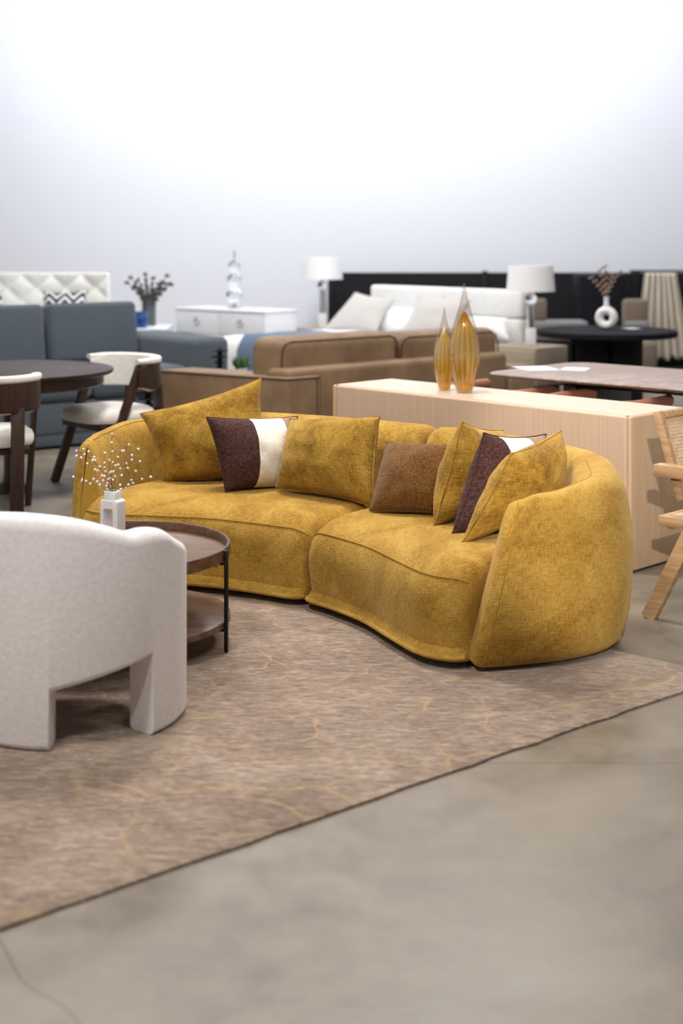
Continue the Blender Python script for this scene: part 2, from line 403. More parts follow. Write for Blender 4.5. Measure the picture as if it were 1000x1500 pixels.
rug = m.build('area_rug', 'rug_pile')
tag(rug, 'large taupe rug with thin golden vein lines on the concrete floor', 'rug')

# ------------------------------------------------------------------ gold curved sofa
SO = Vector((-0.37, 5.83, 0)); EU = Vector((0.776, -0.631, 0)); EV = Vector((0.631, 0.776, 0))
SROT = math.atan2(EU.y, EU.x)
sofa = thing('curved_sofa', 'mustard gold two-piece curved sofa on the taupe rug', 'sofa', SO, SROT)
def ugap(v): return 0.012 + 0.20 * max(0.0, v - 0.29) / 0.75
FR = [(-1.12, 0.06), (-1.05, 0.005), (-0.95, -0.005), (-0.85, 0.03), (-0.72, 0.10), (-0.5, 0.21), (-0.3, 0.262), (-0.1, 0.29), (0.0, 0.296), (0.12, 0.29), (0.27, 0.256),
      (0.40, 0.215), (0.50, 0.17), (0.62, 0.105), (0.735, 0.045), (0.83, 0.0), (0.91, -0.018), (1.0, -0.002), (1.06, 0.03), (1.12, 0.09)]
FRC = catmull([(a, b, 0) for a, b in FR], 160)
def vfront(u):
    for p, q in zip(FRC, FRC[1:]):
        if p.x <= u <= q.x: return p.y + (q.y - p.y) * (u - p.x) / (q.x - p.x)
    return FRC[0].y if u < 0 else FRC[-1].y
# seat profile: (forward offset from front line, z); then along the top to the back
SP = [(0.055, 0.035), (0.0, 0.040), (-0.012, 0.055), (0.002, 0.072), (0.018, 0.085), (0.008, 0.14), (0.0, 0.20), (0.002, 0.26), (0.014, 0.305), (0.034, 0.335), (0.062, 0.360), (0.105, 0.383),
      (0.17, 0.398), (0.26, 0.408), (0.36, 0.413), (0.48, 0.413), (0.60, 0.408), (0.70, 0.40)]
def seat(side):
    m = MB(); rows = []; n = 90; seam = []; hem = []
    ue = -1.085 if side < 0 else 1.035
    for i in range(n + 1):
        t = i / n; t = t if side < 0 else t
        row = []
        for (dv, z) in SP:
            # distance along u from the gap end
            if side < 0: f = t
            else: f = t
            a0, a1 = (ue, None) if side < 0 else (None, ue)
            u0 = vfront(0); v_est = u0 + dv
            g = ugap(v_est)
            ug = g - 0.004 if side < 0 else g + 0.004
            ua, ub = (ue, ug) if side < 0 else (ug, ue)
            # denser sampling near both ends
            ft = 0.5 - 0.5 * math.cos(PI * f); ft = 0.5 * ft + 0.5 * f
            u = ua + (ub - ua) * ft
            eg = abs(u - ug); ez = abs(u - ue)
            r = 0.085; drop = 0.0; back = 0.0
            for e, rr in ((eg, r), (ez, 0.055)):
                if e < rr:
                    d = rr - math.sqrt(max(0, rr * rr - (rr - e) ** 2))
                    drop += d * max(0, (z - 0.12) / 0.3); back += d * 0.85 * (1 if dv < 0.3 else 0)
            # a seat edge that keeps a soft crown
            zz = z - drop
            p = Vector((u, vfront(u) + dv + back * max(0, 1 - dv / 0.3), zz))
            if dv > 0.1: p.z += wob((u, p.y, side), 0.006, 5)
            p.y += wob((u * 1, z, side + 3), 0.006, 6) if 0.1 < z < 0.3 else 0
            row.append(p)
        rows.append(row); seam.append(row[9].copy()); hem.append(row[2].copy())
    m.grid(rows, cap0=True, cap1=True)
    o = m.build('seat_cushion', 'gold_chenille', sofa)
    p = MB(); p.tube([q + Vector((0, -0.001, 0.001)) for q in seam[2:-2]], 0.0034, 6); p.build('piping', 'gold_piping', o)
    h = MB(); h.tube(hem[1:-1], 0.009, 8); h.build('hem', 'gold_chenille', o)
    return o
seat(-1); seat(1)
# shell: plan of the widest outer line, from the middle of the back to the arm front
HALF = [(0, 1.20), (0.3, 1.205), (0.6, 1.18), (0.9, 1.11), (1.16, 0.96), (1.34, 0.74), (1.40, 0.52), (1.33, 0.28), (1.205, 0.10), (1.095, -0.015)]
def shell(side):
    pts = []
    base = [(a * side, b, 0) for a, b in HALF]
    cur = catmull(base, 120)
    g0 = 0.16
    if side > 0: cur = [p for p in cur if p.x >= g0 + 0.006]
    else: cur = [Vector((x, 1.203, 0)) for x in (g0 - 0.006, g0 - 0.012, g0 - 0.02, g0 - 0.03, g0 - 0.045, g0 - 0.065, g0 - 0.1, g0 - 0.15)] + [p for p in cur if p.x < -0.002]
    if side > 0: cur = [Vector((x, 1.204, 0)) for x in (g0 + 0.006, g0 + 0.012, g0 + 0.02, g0 + 0.03, g0 + 0.045, g0 + 0.065, g0 + 0.1)] + [p for p in cur if p.x > g0 + 0.13]
    # extra rows by the arm front for rounding
    last = cur[-1]; d = (cur[-1] - cur[-4]).normalized()
    L = [0.0]
    for p, q in zip(cur, cur[1:]): L.append(L[-1] + (q - p).length)
    tot = L[-1]
    # resample the tail finely
    tail = [0.12, 0.09, 0.065, 0.045, 0.03, 0.02, 0.012, 0.006, 0.002, 0.0]
    def at(s):
        for k in range(len(L) - 1):
            if L[k] <= s <= L[k + 1]: return cur[k] + (cur[k + 1] - cur[k]) * ((s - L[k]) / max(1e-9, L[k + 1] - L[k]))
        return cur[-1]
    S = [s for s in L if s < tot - 0.14] + [tot - t for t in tail]
    rows = []; welt = []; topline = []
    for s in S:
        p = at(s); dd = (at(min(tot, s + 0.01)) - at(max(0, s - 0.01))).normalized()
        nin = Vector((-dd.y, dd.x, 0)) * side * 1.0
        nin = Vector((dd.y, -dd.x, 0)) if side > 0 else Vector((-dd.y, dd.x, 0))
        if nin.dot(Vector((0, 0.35, 0)) - p) < 0 and s < tot * 0.5: nin = -nin
        f = s / tot; fr = max(0.0, (f - 0.62) / 0.38)        # towards the arm front
        H = lerp_tab([(0, 0.715), (0.45, 0.705), (0.72, 0.675), (0.9, 0.645), (1.0, 0.625)], f)
        T = lerp_tab([(0, 1.0), (0.55, 0.95), (0.85, 0.62), (1.0, 0.42)], f)
        prof = [(0.085, 0.03), (0.05, 0.06), (0.02, 0.16), (0.003, 0.28), (0.0, 0.38), (0.008, 0.47), (0.026, H - 0.12), (0.048, H - 0.055), (0.075, H - 0.02), (0.108, H - 0.004), (0.145, H),
                (0.185, H - 0.006), (0.225, H - 0.03), (0.252, H - 0.07), (0.27, H - 0.13), (0.29, 0.42), (0.31, 0.28), (0.31, 0.10), (0.29, 0.03)]
        prof = [(o * T, z) for o, z in prof]
        # round both ends by insetting the section
        cx = sum(o for o, z in prof) / len(prof)
        dn = 0.0
        e = s; r = 0.055
        if e < r: dn += r - math.sqrt(max(0, r * r - (r - e) ** 2))
        e = tot - s; r = 0.05
        if e < r: dn += (r - math.sqrt(max(0, r * r - (r - e) ** 2))) * 0.62
        k = len(prof); q2 = []
        for j in range(k):
            a = Vector(prof[(j - 1) % k]); b = Vector(prof[(j + 1) % k]); t = (b - a)
            nn = Vector((t.y, -t.x)); nn = nn.normalized() if nn.length > 1e-9 else Vector((0, 0))
            q2.append(Vector(prof[j]) + nn * dn)
        row = []
        for (o, z) in q2:
            w = p + nin * o; w.z = max(z, 0.03)
            lean = fr * fr * 0.15 * max(0, (z - 0.05) / 0.6)
            w -= dd * lean
            w.x += side * 0.0
            w += Vector((wob((w.x, w.y, w.z), 0.008, 3.3), wob((w.y, w.x, w.z + 4), 0.008, 3.3), 0))
            row.append(w)
        rows.append(row)
        topline.append(row[11].copy())
        if abs(s - (tot - 0.045)) < 1e-6: welt = [q.copy() for q in row]
    m = MB(); m.grid(rows, cv=True, cap0=True, cap1=True)
    o = m.build('backrest_shell', 'gold_chenille', sofa, sharp=60)
    wl = welt[0:13]; c = MB(); c.tube([q for q in wl], 0.0018, 6)
    c.tube(topline[max(0, len(topline) - 60):-8], 0.0025, 6)
    c.build('piping', 'gold_piping', o)
    return o
shell(-1); shell(1)
for u, v in ((1.16, 0.60), (-1.16, 0.60), (0.8, 0.95), (-0.8, 0.95), (0.75, 0.3), (-0.75, 0.35), (0.05, 0.55)):
    m = MB(); m.lathe([(0.03, 0.012), (0.03, 0.045)], (u, v, 0), 16); m.build('foot', 'dark_rubber', sofa)
m = MB()
bp = [(u, vfront(u) + 0.07) for u in [x * 0.05 for x in range(-20, 21)]]
bo = [(1.12, 0.3), (1.2, 0.55), (1.1, 0.8), (0.85, 0.98), (0.4, 1.08), (0, 1.1), (-0.4, 1.08), (-0.85, 0.98), (-1.1, 0.8), (-1.2, 0.55), (-1.12, 0.3)]
poly = bp + bo
m.grid([[Vector((x, y, z)) for x, y in poly] for z in (0.022, 0.06)], cv=True, cap0=True, cap1=True)
m.build('base', 'dark_rubber', sofa)

# ------------------------------------------------------------------ pillows
def pillow(name, TL, TR, BL, BR, th, mat, label, pinch=0.07, ears=0.05, n=26, seam=None, crease=0.012, seed=0, band=False, group=None, cat='pillow'):
    TL, TR, BL, BR = map(Vector, (TL, TR, BL, BR)); c = (TL + TR + BL + BR) / 4
    nrm = ((TR - TL + BR - BL).cross(TL - BL + TR - BR)).normalized()
    rt = thing(name, label, cat, c, 0, group)
    W = ((TR - TL).length + (BR - BL).length) / 2; H = ((TL - BL).length + (TR - BR).length) / 2
    m = MB(); edge = []
    def pos(a, b, s):
        x, y = 2 * a - 1, 2 * b - 1
        # edges curve inward between the corners
        x2 = x * (1 - pinch * (1 - y * y)); y2 = y * (1 - pinch * (1 - x * x))
        a2, b2 = (x2 + 1) / 2, (y2 + 1) / 2
        p = (BL * (1 - a2) + BR * a2) * (1 - b2) + (TL * (1 - a2) + TR * a2) * b2
        k = ((1 - abs(x) ** 2.2) * (1 - abs(y) ** 2.2)); t = th * 0.5 * max(0.0, k) ** 0.55
        t += k ** 0.5 * crease * (noise.noise(Vector((a * 4 + seed, b * 4, s * 3))) + 0.5 * noise.noise(Vector((a * 10 + seed, b * 7, s * 3))))
        return p + nrm * s * t - c
    xs = [0.5 - 0.5 * math.cos(PI * i / n) for i in range(n + 1)]
    xs = [0.55 * a + 0.45 * i / n for i, a in enumerate(xs)]
    for s in (-1, 1):
        m.grid([[pos(a, b, s) for b in xs] for a in xs], uvs=[[(a * W + seed, b * H) for b in xs] for a in xs])
    ring = [pos(a, 0, 1) for a in xs] + [pos(1, b, 1) for b in xs[1:]] + [pos(a, 1, 1) for a in xs[::-1][1:]] + [pos(0, b, 1) for b in xs[::-1][1:]]
    o = m.build('cover', mat, rt, sharp=None)
    if band:
        at = o.data.attributes.new('band', 'FLOAT', 'POINT')
        ax = (TR - TL + BR - BL); Lx = ax.length / 2; ax = ax.normalized()
        for i, v in enumerate(o.data.vertices): at.data[i].value = v.co.dot(ax) / Lx + 0.5
    e = MB(); e.tube(ring, 0.0035, 6, cap=False); e.build('seam', seam or mat, rt, sharp=None)
    return rt
pillow('throw_pillow', PD(205, 606, 6.92), PD(382, 554, 7.02), PD(238, 708, 6.84), PD(402, 702, 6.82), 0.25, 'gold_pillow_cloth',
       'largest gold pillow, leaning into the left arm of the curved sofa', seed=1, pinch=0.10)
pillow('throw_pillow', PD(302, 611, 6.62), PD(436, 610, 6.86), PD(330, 720, 6.54), PD(428, 716, 6.70), 0.22, 'colour_block_cloth',
       'brown, white and beige striped pillow left of the upright square gold pillow', seed=4, band=True, pinch=0.07)
pillow('throw_pillow', PD(424, 614, 6.74), PD(556, 610, 6.40), PD(404, 713, 6.56), PD(547, 742, 6.22), 0.25, 'gold_pillow_cloth',
       'square gold pillow facing forward between the striped pillow and the fuzzy brown one', seed=2, pinch=0.06)
pillow('lumbar_pillow', PD(566, 648, 6.30), PD(664, 652, 6.12), PD(541, 748, 6.10), PD(652, 752, 5.96), 0.17, 'teddy_brown',
       'small fuzzy rust brown pillow in the middle of the curved sofa', seed=5, pinch=0.03)
pillow('throw_pillow', PD(676, 617, 5.90), PD(737, 630, 6.22), PD(634, 774, 5.80), PD(716, 742, 6.16), 0.24, 'gold_pillow_cloth',
       'gold pillow seen edge-on just right of the fuzzy brown pillow', seed=3, pinch=0.08)
pillow('throw_pillow', PD(708, 634, 5.78), PD(800, 636, 6.04), PD(660, 787, 5.66), PD(770, 770, 5.90), 0.23, 'colour_block_cloth',
       'dark brown and white striped pillow wedged between two gold ones at the right arm', seed=8, band=True, pinch=0.09)
pillow('throw_pillow', PD(748, 664, 5.55), PD(822, 630, 5.83), PD(672, 800, 5.50), PD(826, 740, 5.74), 0.26, 'gold_pillow_cloth',
       'gold pillow nearest the camera, leaning inside the right arm of the curved sofa', seed=6, pinch=0.11)

# ------------------------------------------------------------------ coffee table
tc = Vector((-0.864, 5.532, 0)); TR_ = 0.435
ct = thing('coffee_table', 'round walnut tray coffee table with a lower shelf and black legs', 'table', tc)
m = MB(); m.lathe([(1e-5, 0.352), (TR_ - 0.004, 0.352), (TR_, 0.356), (TR_, 0.398), (TR_ - 0.003, 0.401), (TR_ - 0.012, 0.401), (TR_ - 0.014, 0.398), (TR_ - 0.014, 0.368), (TR_ - 0.02, 0.366), (1e-5, 0.366)], seg=96)
m.build('tray_top', 'walnut', ct)
m = MB(); m.lathe([(1e-5, 0.100), (TR_ - 0.004, 0.100), (TR_, 0.104), (TR_, 0.125), (TR_ - 0.004, 0.128), (1e-5, 0.128)], seg=96)
m.build('lower_shelf', 'walnut', ct)
for k in range(4):
    a = rad(-14.7 + 90 * k); d = Vector((math.cos(a), math.sin(a), 0)); p = d * (TR_ + 0.008)
    R = Matrix.Rotation(a, 3, 'Z')
    m = MB(); m.box((0.014, 0.016, 0.385), p + Vector((0, 0, 0.2045)), R, 0.002); lg = m.build('leg', 'black_metal', ct)
    for z in (0.345, 0.094):
        m = MB(); m.box((0.06, 0.018, 0.008), d * (TR_ - 0.02) + Vector((0, 0, z)), R, 0.002); m.lathe([(0.007, z - 0.012), (0.007, z - 0.003)], d * (TR_ - 0.035), 10)
        m.build('bracket', 'black_metal', lg)

# white window vase on the tray
vc = PD(165, 800, 5.62); vc.z = 0.3665
vz = thing('ceramic_vase', 'white ceramic vase with a rectangular window, on the coffee table', 'vase', vc, rad(-28))
m = MB(); w, d, h = 0.084, 0.062, 0.187
def rrect(x0, x1, z0, z1, r, n=5):
    o = []
    for cx, cz, a0 in ((x1 - r, z1 - r, 0), (x0 + r, z1 - r, 90), (x0 + r, z0 + r, 180), (x1 - r, z0 + r, 270)):
        for k in range(n + 1): a = rad(a0 + 90 * k / n); o.append((cx + r * math.cos(a), cz + r * math.sin(a)))
    return o
out = rrect(-w / 2, w / 2, 0, h, 0.012); inn = rrect(-w / 2 + 0.021, w / 2 - 0.021, 0.022, h - 0.035, 0.008)
ring = []
b = 0.005
def sh(L, k):
    cx = sum(x for x, z in L) / len(L); cz = sum(z for x, z in L) / len(L)
    return [(x + (k if x < cx else -k), z + (k if z < cz else -k)) for x, z in L]
for L, y in ((sh(out, b), -d / 2), (out, -d / 2 + b), (out, d / 2 - b), (sh(out, b), d / 2), (sh(inn, -b * 0.4), d / 2), (inn, d / 2 - b), (inn, -d / 2 + b), (sh(inn, -b * 0.4), -d / 2)):
    ring.append([Vector((x, y, z)) for x, z in L])
m.grid(ring, cu=True, cv=True); m.build('body', 'white_ceramic', vz)
m = MB()
sq = lambda r, z: [Vector((x, y, z)) for x, y in rrect(-r, r, -r * 0.9, r * 0.9, 0.005, 3)]
m.grid([sq(0.027, h - 0.002), sq(0.027, h + 0.030), sq(0.025, h + 0.033), sq(0.020, h + 0.033), sq(0.018, h + 0.028), sq(0.018, h - 0.0)], cv=True, cap1=True)
m.build('neck', 'white_ceramic', vz)
# berry spray
DV = vc.y
def vpx(x, y, dd): return PD(90 + x / 6.25, 580 + y / 6.25, DV + dd)
STEMS = [[(445, 700), (437, 585), (466, 508), (459, 428), (463, 350)], [(403, 690), (397, 654), (392, 614), (395, 522)],
         [(375, 727), (327, 685), (308, 674), (237, 620), (179, 567), (136, 552)], [(394, 736), (352, 650), (308, 587), (297, 560), (250, 508), (202, 488)],
         [(431, 762), (285, 592), (212, 536), (140, 502)], [(421, 857), (350, 812), (264, 804), (187, 778), (110, 741)],
         [(411, 821), (382, 773), (327, 783), (294, 762), (224, 780), (193, 765)], [(457, 830), (471, 768), (477, 694), (472, 607)],
         [(493, 735), (541, 666), (595, 617), (647, 543), (702, 487)], [(457, 694), (496, 638), (519, 629), (519, 560), (557, 503), (572, 505), (619, 448)],
         [(535, 815), (551, 728), (608, 660), (645, 585)], [(542, 858), (612, 814), (640, 768), (681, 687), (717, 600)],
         [(586, 843), (655, 800), (737, 763), (816, 740)], [(420, 800), (454, 756)]]
neck = vc + Vector((0, 0, h + 0.012))
bs = thing('berry_spray', 'spray of thin twigs with white berries, standing in the white vase', 'dried flowers', neck)
rb = random.Random(3); bmesh_shared = None
for st in STEMS:
    slope = rb.uniform(-0.09, 0.09)
    P = []
    for (x, y) in st:
        q = vpx(x, y, 0); r = (q - neck).length; P.append(vpx(x, y, slope * r / 0.12))
    first = neck + Vector((rb.uniform(-0.008, 0.008), rb.uniform(-0.006, 0.006), -0.05))
    mouth = neck + (P[0] - neck) * 0.05; mouth.z = vc.z + h + 0.034
    mouth.x = neck.x + max(-0.012, min(0.012, (P[0] - neck).x * 0.3))
    pts = catmull([first, mouth] + P, 30)
    m = MB(); m.tube([q - neck for q in pts], 0.0011, 5); m.build('stem', 'twig', bs)
    for q in P:
        rr = rb.uniform(0.0045, 0.0058)
        if bmesh_shared is None:
            m = MB(); m.ball((0, 0, 0), 0.005, 12); o = m.build('berry', 'berry_white', bs); bmesh_shared = o
        else:
            o = bmesh_shared.copy(); C.objects.link(o); o.parent = bs
        o.location = q - neck + Vector((rb.uniform(-.001, .001), -0.002, rb.uniform(-.001, .001))); o.scale = (rr / 0.005,) * 3

# ------------------------------------------------------------------ white armchair in front
AC = Vector((-0.888, 4.745, 0)); AR = 0.372
ac = thing('tub_armchair', 'white boucle tub armchair seen from behind in the left foreground', 'armchair', AC)
TOPT = [(-270, 0.56), (-230, 0.60), (-185, 0.655), (-160, 0.70), (-115, 0.728), (-92, 0.725), (-76, 0.710), (-60, 0.683), (-49, 0.661), (-38, 0.662), (-26, 0.650), (-14, 0.615), (5, 0.575), (34, 0.55)]
def legfun(a):
    if a > -37.5 or a < -192.5: return 0.013
    if -139 < a < -91: return 0.013
    if a >= -91: f = (a + 91) / 53.5; return 0.19 + 0.075 * f ** 0.9
    f = (-139 - a) / 53.5; return 0.19 + 0.075 * f ** 0.9
angs = []
a = -248.0
while a <= 34.001:
    angs.append(a); near = min(abs(a - q) for q in (-37.5, -91, -139, -192.5)); a += 0.35 if near < 3 else 1.6
m = MB(); rows = []
th = 0.105
for a in angs:
    zt = smooth_tab(TOPT, a); zb = legfun(a)
    es = min(a + 248, 34 - a); rnd = 7.0; k = 1.0
    if es < rnd: k = math.sqrt(max(0.02, 1 - ((rnd - es) / rnd) ** 2))
    near = min(abs(a - q) for q in (-37.5, -91, -139, -192.5))
    prof = []
    hth = th / 2 * (0.35 + 0.65 * k)
    r = min(0.045, hth * 0.9); rbm = 0.02
    for q in range(9): t = PI / 2 * q / 8; prof.append((hth - r + r * math.cos(t), zt - r + r * math.sin(t)))
    for q in range(9): t = PI / 2 + PI / 2 * q / 8; prof.append((-hth + r + r * math.cos(t), zt - r + r * math.sin(t)))
    for q in range(5): t = PI + PI / 2 * q / 4; prof.append((-hth + rbm + rbm * math.cos(t), zb + rbm + rbm * math.sin(t)))
    for q in range(5): t = PI * 1.5 + PI / 2 * q / 4; prof.append((hth - rbm + rbm * math.cos(t), zb + rbm + rbm * math.sin(t)))
    row = []
    for o, z in prof:
        bul = 0.0
        R = AR - th / 2 + o + bul * (1 if o > 0 else 0) + wob((a * 0.02, 0, 0), 0.003, 2)
        row.append(Vector((R * math.cos(rad(a)), R * math.sin(rad(a)), z)))
    rows.append(row)
m.grid(rows, cv=True, cap0=True, cap1=True); m.build('shell', 'white_boucle', ac, sharp=50)
m = MB(); prof = [(1e-5, 0.27), (0.25, 0.27), (0.268, 0.29), (0.27, 0.36), (0.262, 0.40), (0.235, 0.42), (0.12, 0.428), (1e-5, 0.43)]
m.lathe(prof, (0, 0, 0), 48); m.build('seat_cushion', 'white_boucle', ac)

# ------------------------------------------------------------------ sideboard
B0 = Vector((1.357, 6.710, 0)); ED = Vector((-1.407, 1.408, 0)); L0 = ED.length; ED.normalize(); EP = Vector((0.735, 0.678, 0)); EP = (EP - ED * EP.dot(ED)).normalized()
srot = math.atan2(-ED.y, -ED.x)
cr = thing('sideboard', 'long pale ash sideboard with rounded edges behind the gold sofa', 'sideboard', B0 + ED * L0 / 2 + EP * 0.24, srot)
hh = 0.738
m = MB(); m.box((L0 - 0.052, 0.486, hh - 0.010), (0, 0, (hh - 0.010) / 2 + 0.008), None, 0.014, 4); m.build('body', 'ash_reeded', cr)
m = MB(); m.box((L0 - 0.030, 0.460, 0.003), (0, 0, hh - 0.0013), None, 0.001, 1); m.build('top', 'ash_top', cr)
for s in (-1, 1):
    m = MB(); m.box((0.025, 0.486, hh - 0.010), (s * (L0 / 2 - 0.0125), 0, (hh - 0.010) / 2 + 0.008), None, 0.011, 4); m.build('end_panel', 'ash_end', cr)
m = MB(); m.box((L0 - 0.1, 0.40, 0.02), (0, 0, 0.011)); m.build('plinth', 'black_paint', cr)
def sheet(x, y, z, w, d, rot, label, name='price_sheet'):
    p = PZ(x, y, z + 0.001); m = MB(); m.box((w, d, 0.0014), (0, 0, 0)); o = m.build(name, 'paper'); o.location = (p.x, p.y, z + 0.0012); o.rotation_euler = (0, 0, rot)
    return tag(o, label, 'paper')
sheet(604, 562.5, hh, 0.10, 0.14, srot + 0.2, 'white price sheet lying on the pale sideboard, left of the glass bottles')

def bottle(px, py, Hb, R, label):
    p = PZ(px, py, hh); p.z = hh + 0.0006
    r = thing('glass_finial_bottle', label, 'glass ornament', p, 0.3)
    P = [(0.0, 0.50), (0.02, 0.54), (0.12, 0.74), (0.26, 0.94), (0.36, 1.0), (0.47, 0.95), (0.58, 0.80), (0.68, 0.60), (0.78, 0.38), (0.87, 0.21), (0.94, 0.12), (0.985, 0.085), (1.0, 0.04)]
    pc = catmull([(b * R, a * Hb, 0) for a, b in P], 44)
    m = MB(); m.lathe([(1e-5, 0.0)] + [(q.x, q.y) for q in pc] + [(1e-5, Hb * 1.001)], (0, 0, 0), 72, (14, 0.028)); m.build('clear_glass_body', 'clear_glass', r, sharp=None)
    K = [(0.015, 0.42), (0.06, 0.54), (0.14, 0.70), (0.26, 0.87), (0.36, 0.92), (0.46, 0.86), (0.56, 0.68), (0.64, 0.42), (0.70, 0.22), (0.735, 0.08)]
    kc = catmull([(b * R, a * Hb, 0) for a, b in K], 34)
    m = MB(); m.lathe([(1e-5, 0.015 * Hb)] + [(q.x, q.y) for q in kc] + [(1e-5, Hb * 0.745)], (0, 0, 0), 72, (14, 0.06)); c = m.build('amber_core', 'amber_glass', r, sharp=None); c['label'] = 'amber glass core'
    return r
bottle(680, 575, 0.585, 0.081, 'taller of the two amber glass finial bottles on the pale sideboard')
bottle(650.5, 571.5, 0.452, 0.058, 'shorter of the two amber glass finial bottles on the pale sideboard')

# ------------------------------------------------------------------ oak cane chair at the right edge
CF = Vector((0.707, -0.707, 0)); 
foot = PZ(950, 905, 0.0)
co_ = foot.copy(); co_.z = 0
oc = thing('cane_chair', 'oak armchair with woven cane back at the right edge', 'chair', co_, math.atan2(CF.y, CF.x))
# local: +x forward, -y is the near side (towards camera right), +y is away
WD = 0.50
for k, y in enumerate((0.0, WD)):
    m = MB(); m.bar((0.0, y, 0.0), (0.31, y, 0.60), 0.036, 0.062, (0, 1, 0)); m.build('leg', 'oak', oc)
    m = MB(); m.bar((0.60, y, 0.0), (0.30, y, 0.60), 0.034, 0.05, (0, 1, 0)); m.build('leg', 'oak', oc)
    m = MB(); m.bar((0.055, y, 0.415), (0.56, y, 0.425), 0.036, 0.042, (0, 1, 0)); m.build('side_rail', 'oak', oc)
    m = MB(); m.bar((0.045, y - 0.01, 0.622), (0.56, y - 0.01, 0.632), 0.060, 0.052, (0, 1, 0)); m.build('armrest', 'oak', oc)
pb, pt = Vector((0.135, 0, 0.50)), Vector((0.02, 0, 0.855))
for y in (0.035, WD - 0.035):
    m = MB(); m.bar(pb + Vector((0, y, 0)), pt + Vector((0, y, 0)), 0.034, 0.034, (0, 1, 0)); m.build('back_post', 'oak', oc)
du = (pt - pb)
for f in (0.06, 0.95):
    q = pb + du * f; m = MB(); m.bar(q + Vector((0, 0.05, 0)), q + Vector((0, WD - 0.05, 0)), 0.03, 0.034, du); m.build('back_rail', 'oak', oc)
def cane_panel(o0, ex, ey, pitch, strip, th_, parent, name='cane_panel'):
    m = MB(); ex, ey = Vector(ex), Vector(ey); nx, ny = int(ex.length / pitch), int(ey.length / pitch); nn = ex.cross(ey).normalized()
    for i in range(nx + 1): p = Vector(o0) + ex * (i / nx); m.bar(p, p + ey, strip, th_, ex, 0)
    for j in range(ny + 1): p = Vector(o0) + ey * (j / ny) + nn * 0.001; m.bar(p, p + ex, strip, th_, ey, 0)
    return m.build(name, 'cane_webbing', parent)
cane_panel(pb + du * 0.09 + Vector((0, 0.05, 0)), (0, WD - 0.10, 0), du * 0.83, 0.0135, 0.0060, 0.003, oc, 'cane_back')
cane_panel((0.10, 0.02, 0.437), (0.44, 0, 0.008), (0, WD - 0.04, 0), 0.0125, 0.0085, 0.003, oc, 'cane_seat')
for x in (0.085, 0.55):
    m = MB(); m.bar((x, 0, 0.42), (x, WD, 0.42), 0.04, 0.04, (1, 0, 0)); m.build('seat_rail', 'oak', oc)

# ------------------------------------------------------------------ marble dining table and its chairs
T0 = Vector((0.834, 8.62, 0)); D1 = Vector((0.735, -0.678, 0)).normalized(); D2 = Vector((0.678, 0.735, 0)).normalized()
trot = math.atan2(D1.y, D1.x); TL_, TW = 2.3, 1.02
mt = thing('dining_table', 'brown marble-topped dining table behind the pale sideboard', 'table', T0, trot)
def rr_poly(x0, x1, y0, y1, r): return rrect(x0, x1, y0, y1, r, 8)
m = MB(); lay = [(0.10, 0.722), (0.02, 0.735), (0.004, 0.742), (0.0, 0.748), (0.003, 0.753), (0.010, 0.755)]
m.grid([[Vector((x, y, z)) for x, y in rr_poly(i, TL_ - i, i, TW - i, 0.14)] for i, z in lay], cv=True, cap0=True, cap1=True); m.build('tabletop', 'brown_marble', mt)
for x in (0.5, TL_ - 0.5):
    m = MB(); m.box((0.10, 0.62, 0.70), (x, TW / 2, 0.361), None, 0.02); m.build('pedestal', 'dark_walnut', mt)
m = MB(); m.box((TL_ - 0.5, 0.10, 0.06), (TL_ / 2, TW / 2, 0.69), None, 0.01); m.build('apron', 'dark_walnut', mt)
sheet(842, 540.5, 0.755, 0.16, 0.20, trot + 0.4, 'white sheet lying near the middle of the marble table')
sheet(785, 539.5, 0.755, 0.22, 0.28, trot + 1.0, 'pale leaflet lying at the left end of the marble table')
def arm_chair_dining(a, label):
    base = T0 + D1 * a - D2 * 0.03
    t = thing('dining_armchair', label, 'chair', base, trot, 'dining chairs at the marble table')
    w = 0.27
    path = catmull([(-w + 0.02, 0.30, 0.655), (-w, 0.1, 0.655), (-w + 0.01, -0.12, 0.655), (-w + 0.10, -0.26, 0.658), (0, -0.30, 0.66), (w - 0.10, -0.26, 0.658), (w - 0.01, -0.12, 0.655), (w, 0.1, 0.655), (w - 0.02, 0.30, 0.655)], 50)
    m = MB(); m.tube(path, 0.034, 12, sx=0.9); m.build('arm_rail', 'terracotta_leather', t)
    for x, y in ((-w + 0.02, 0.18), (w - 0.02, 0.18), (-0.2, -0.2), (0.2, -0.2)):
        m = MB(); m.tube([(x, y, 0.001), (x, y, 0.63)], [0.014, 0.02], 10); m.build('leg', 'warm_wood', t)
    m = MB(); m.box((0.46, 0.44, 0.06), (0, 0.0, 0.44), None, 0.025, 3); m.build('seat', 'terracotta_leather', t)
    m = MB(); m.box((0.44, 0.42, 0.04), (0, 0.0, 0.39), None, 0.01); m.build('seat_frame', 'warm_wood', t)
    for s in (-1, 1):
        m = MB(); m.bar((s * (w - 0.02), -0.10, 0.612), (s * (w - 0.02), 0.28, 0.612), 0.03, 0.03, (1, 0, 0)); m.build('arm_support', 'warm_wood', t)
arm_chair_dining(0.10, 'terracotta dining armchair tucked under the marble table, just right of the amber bottles')
arm_chair_dining(0.87, 'terracotta dining armchair tucked under the marble table, behind the right end of the sideboard')

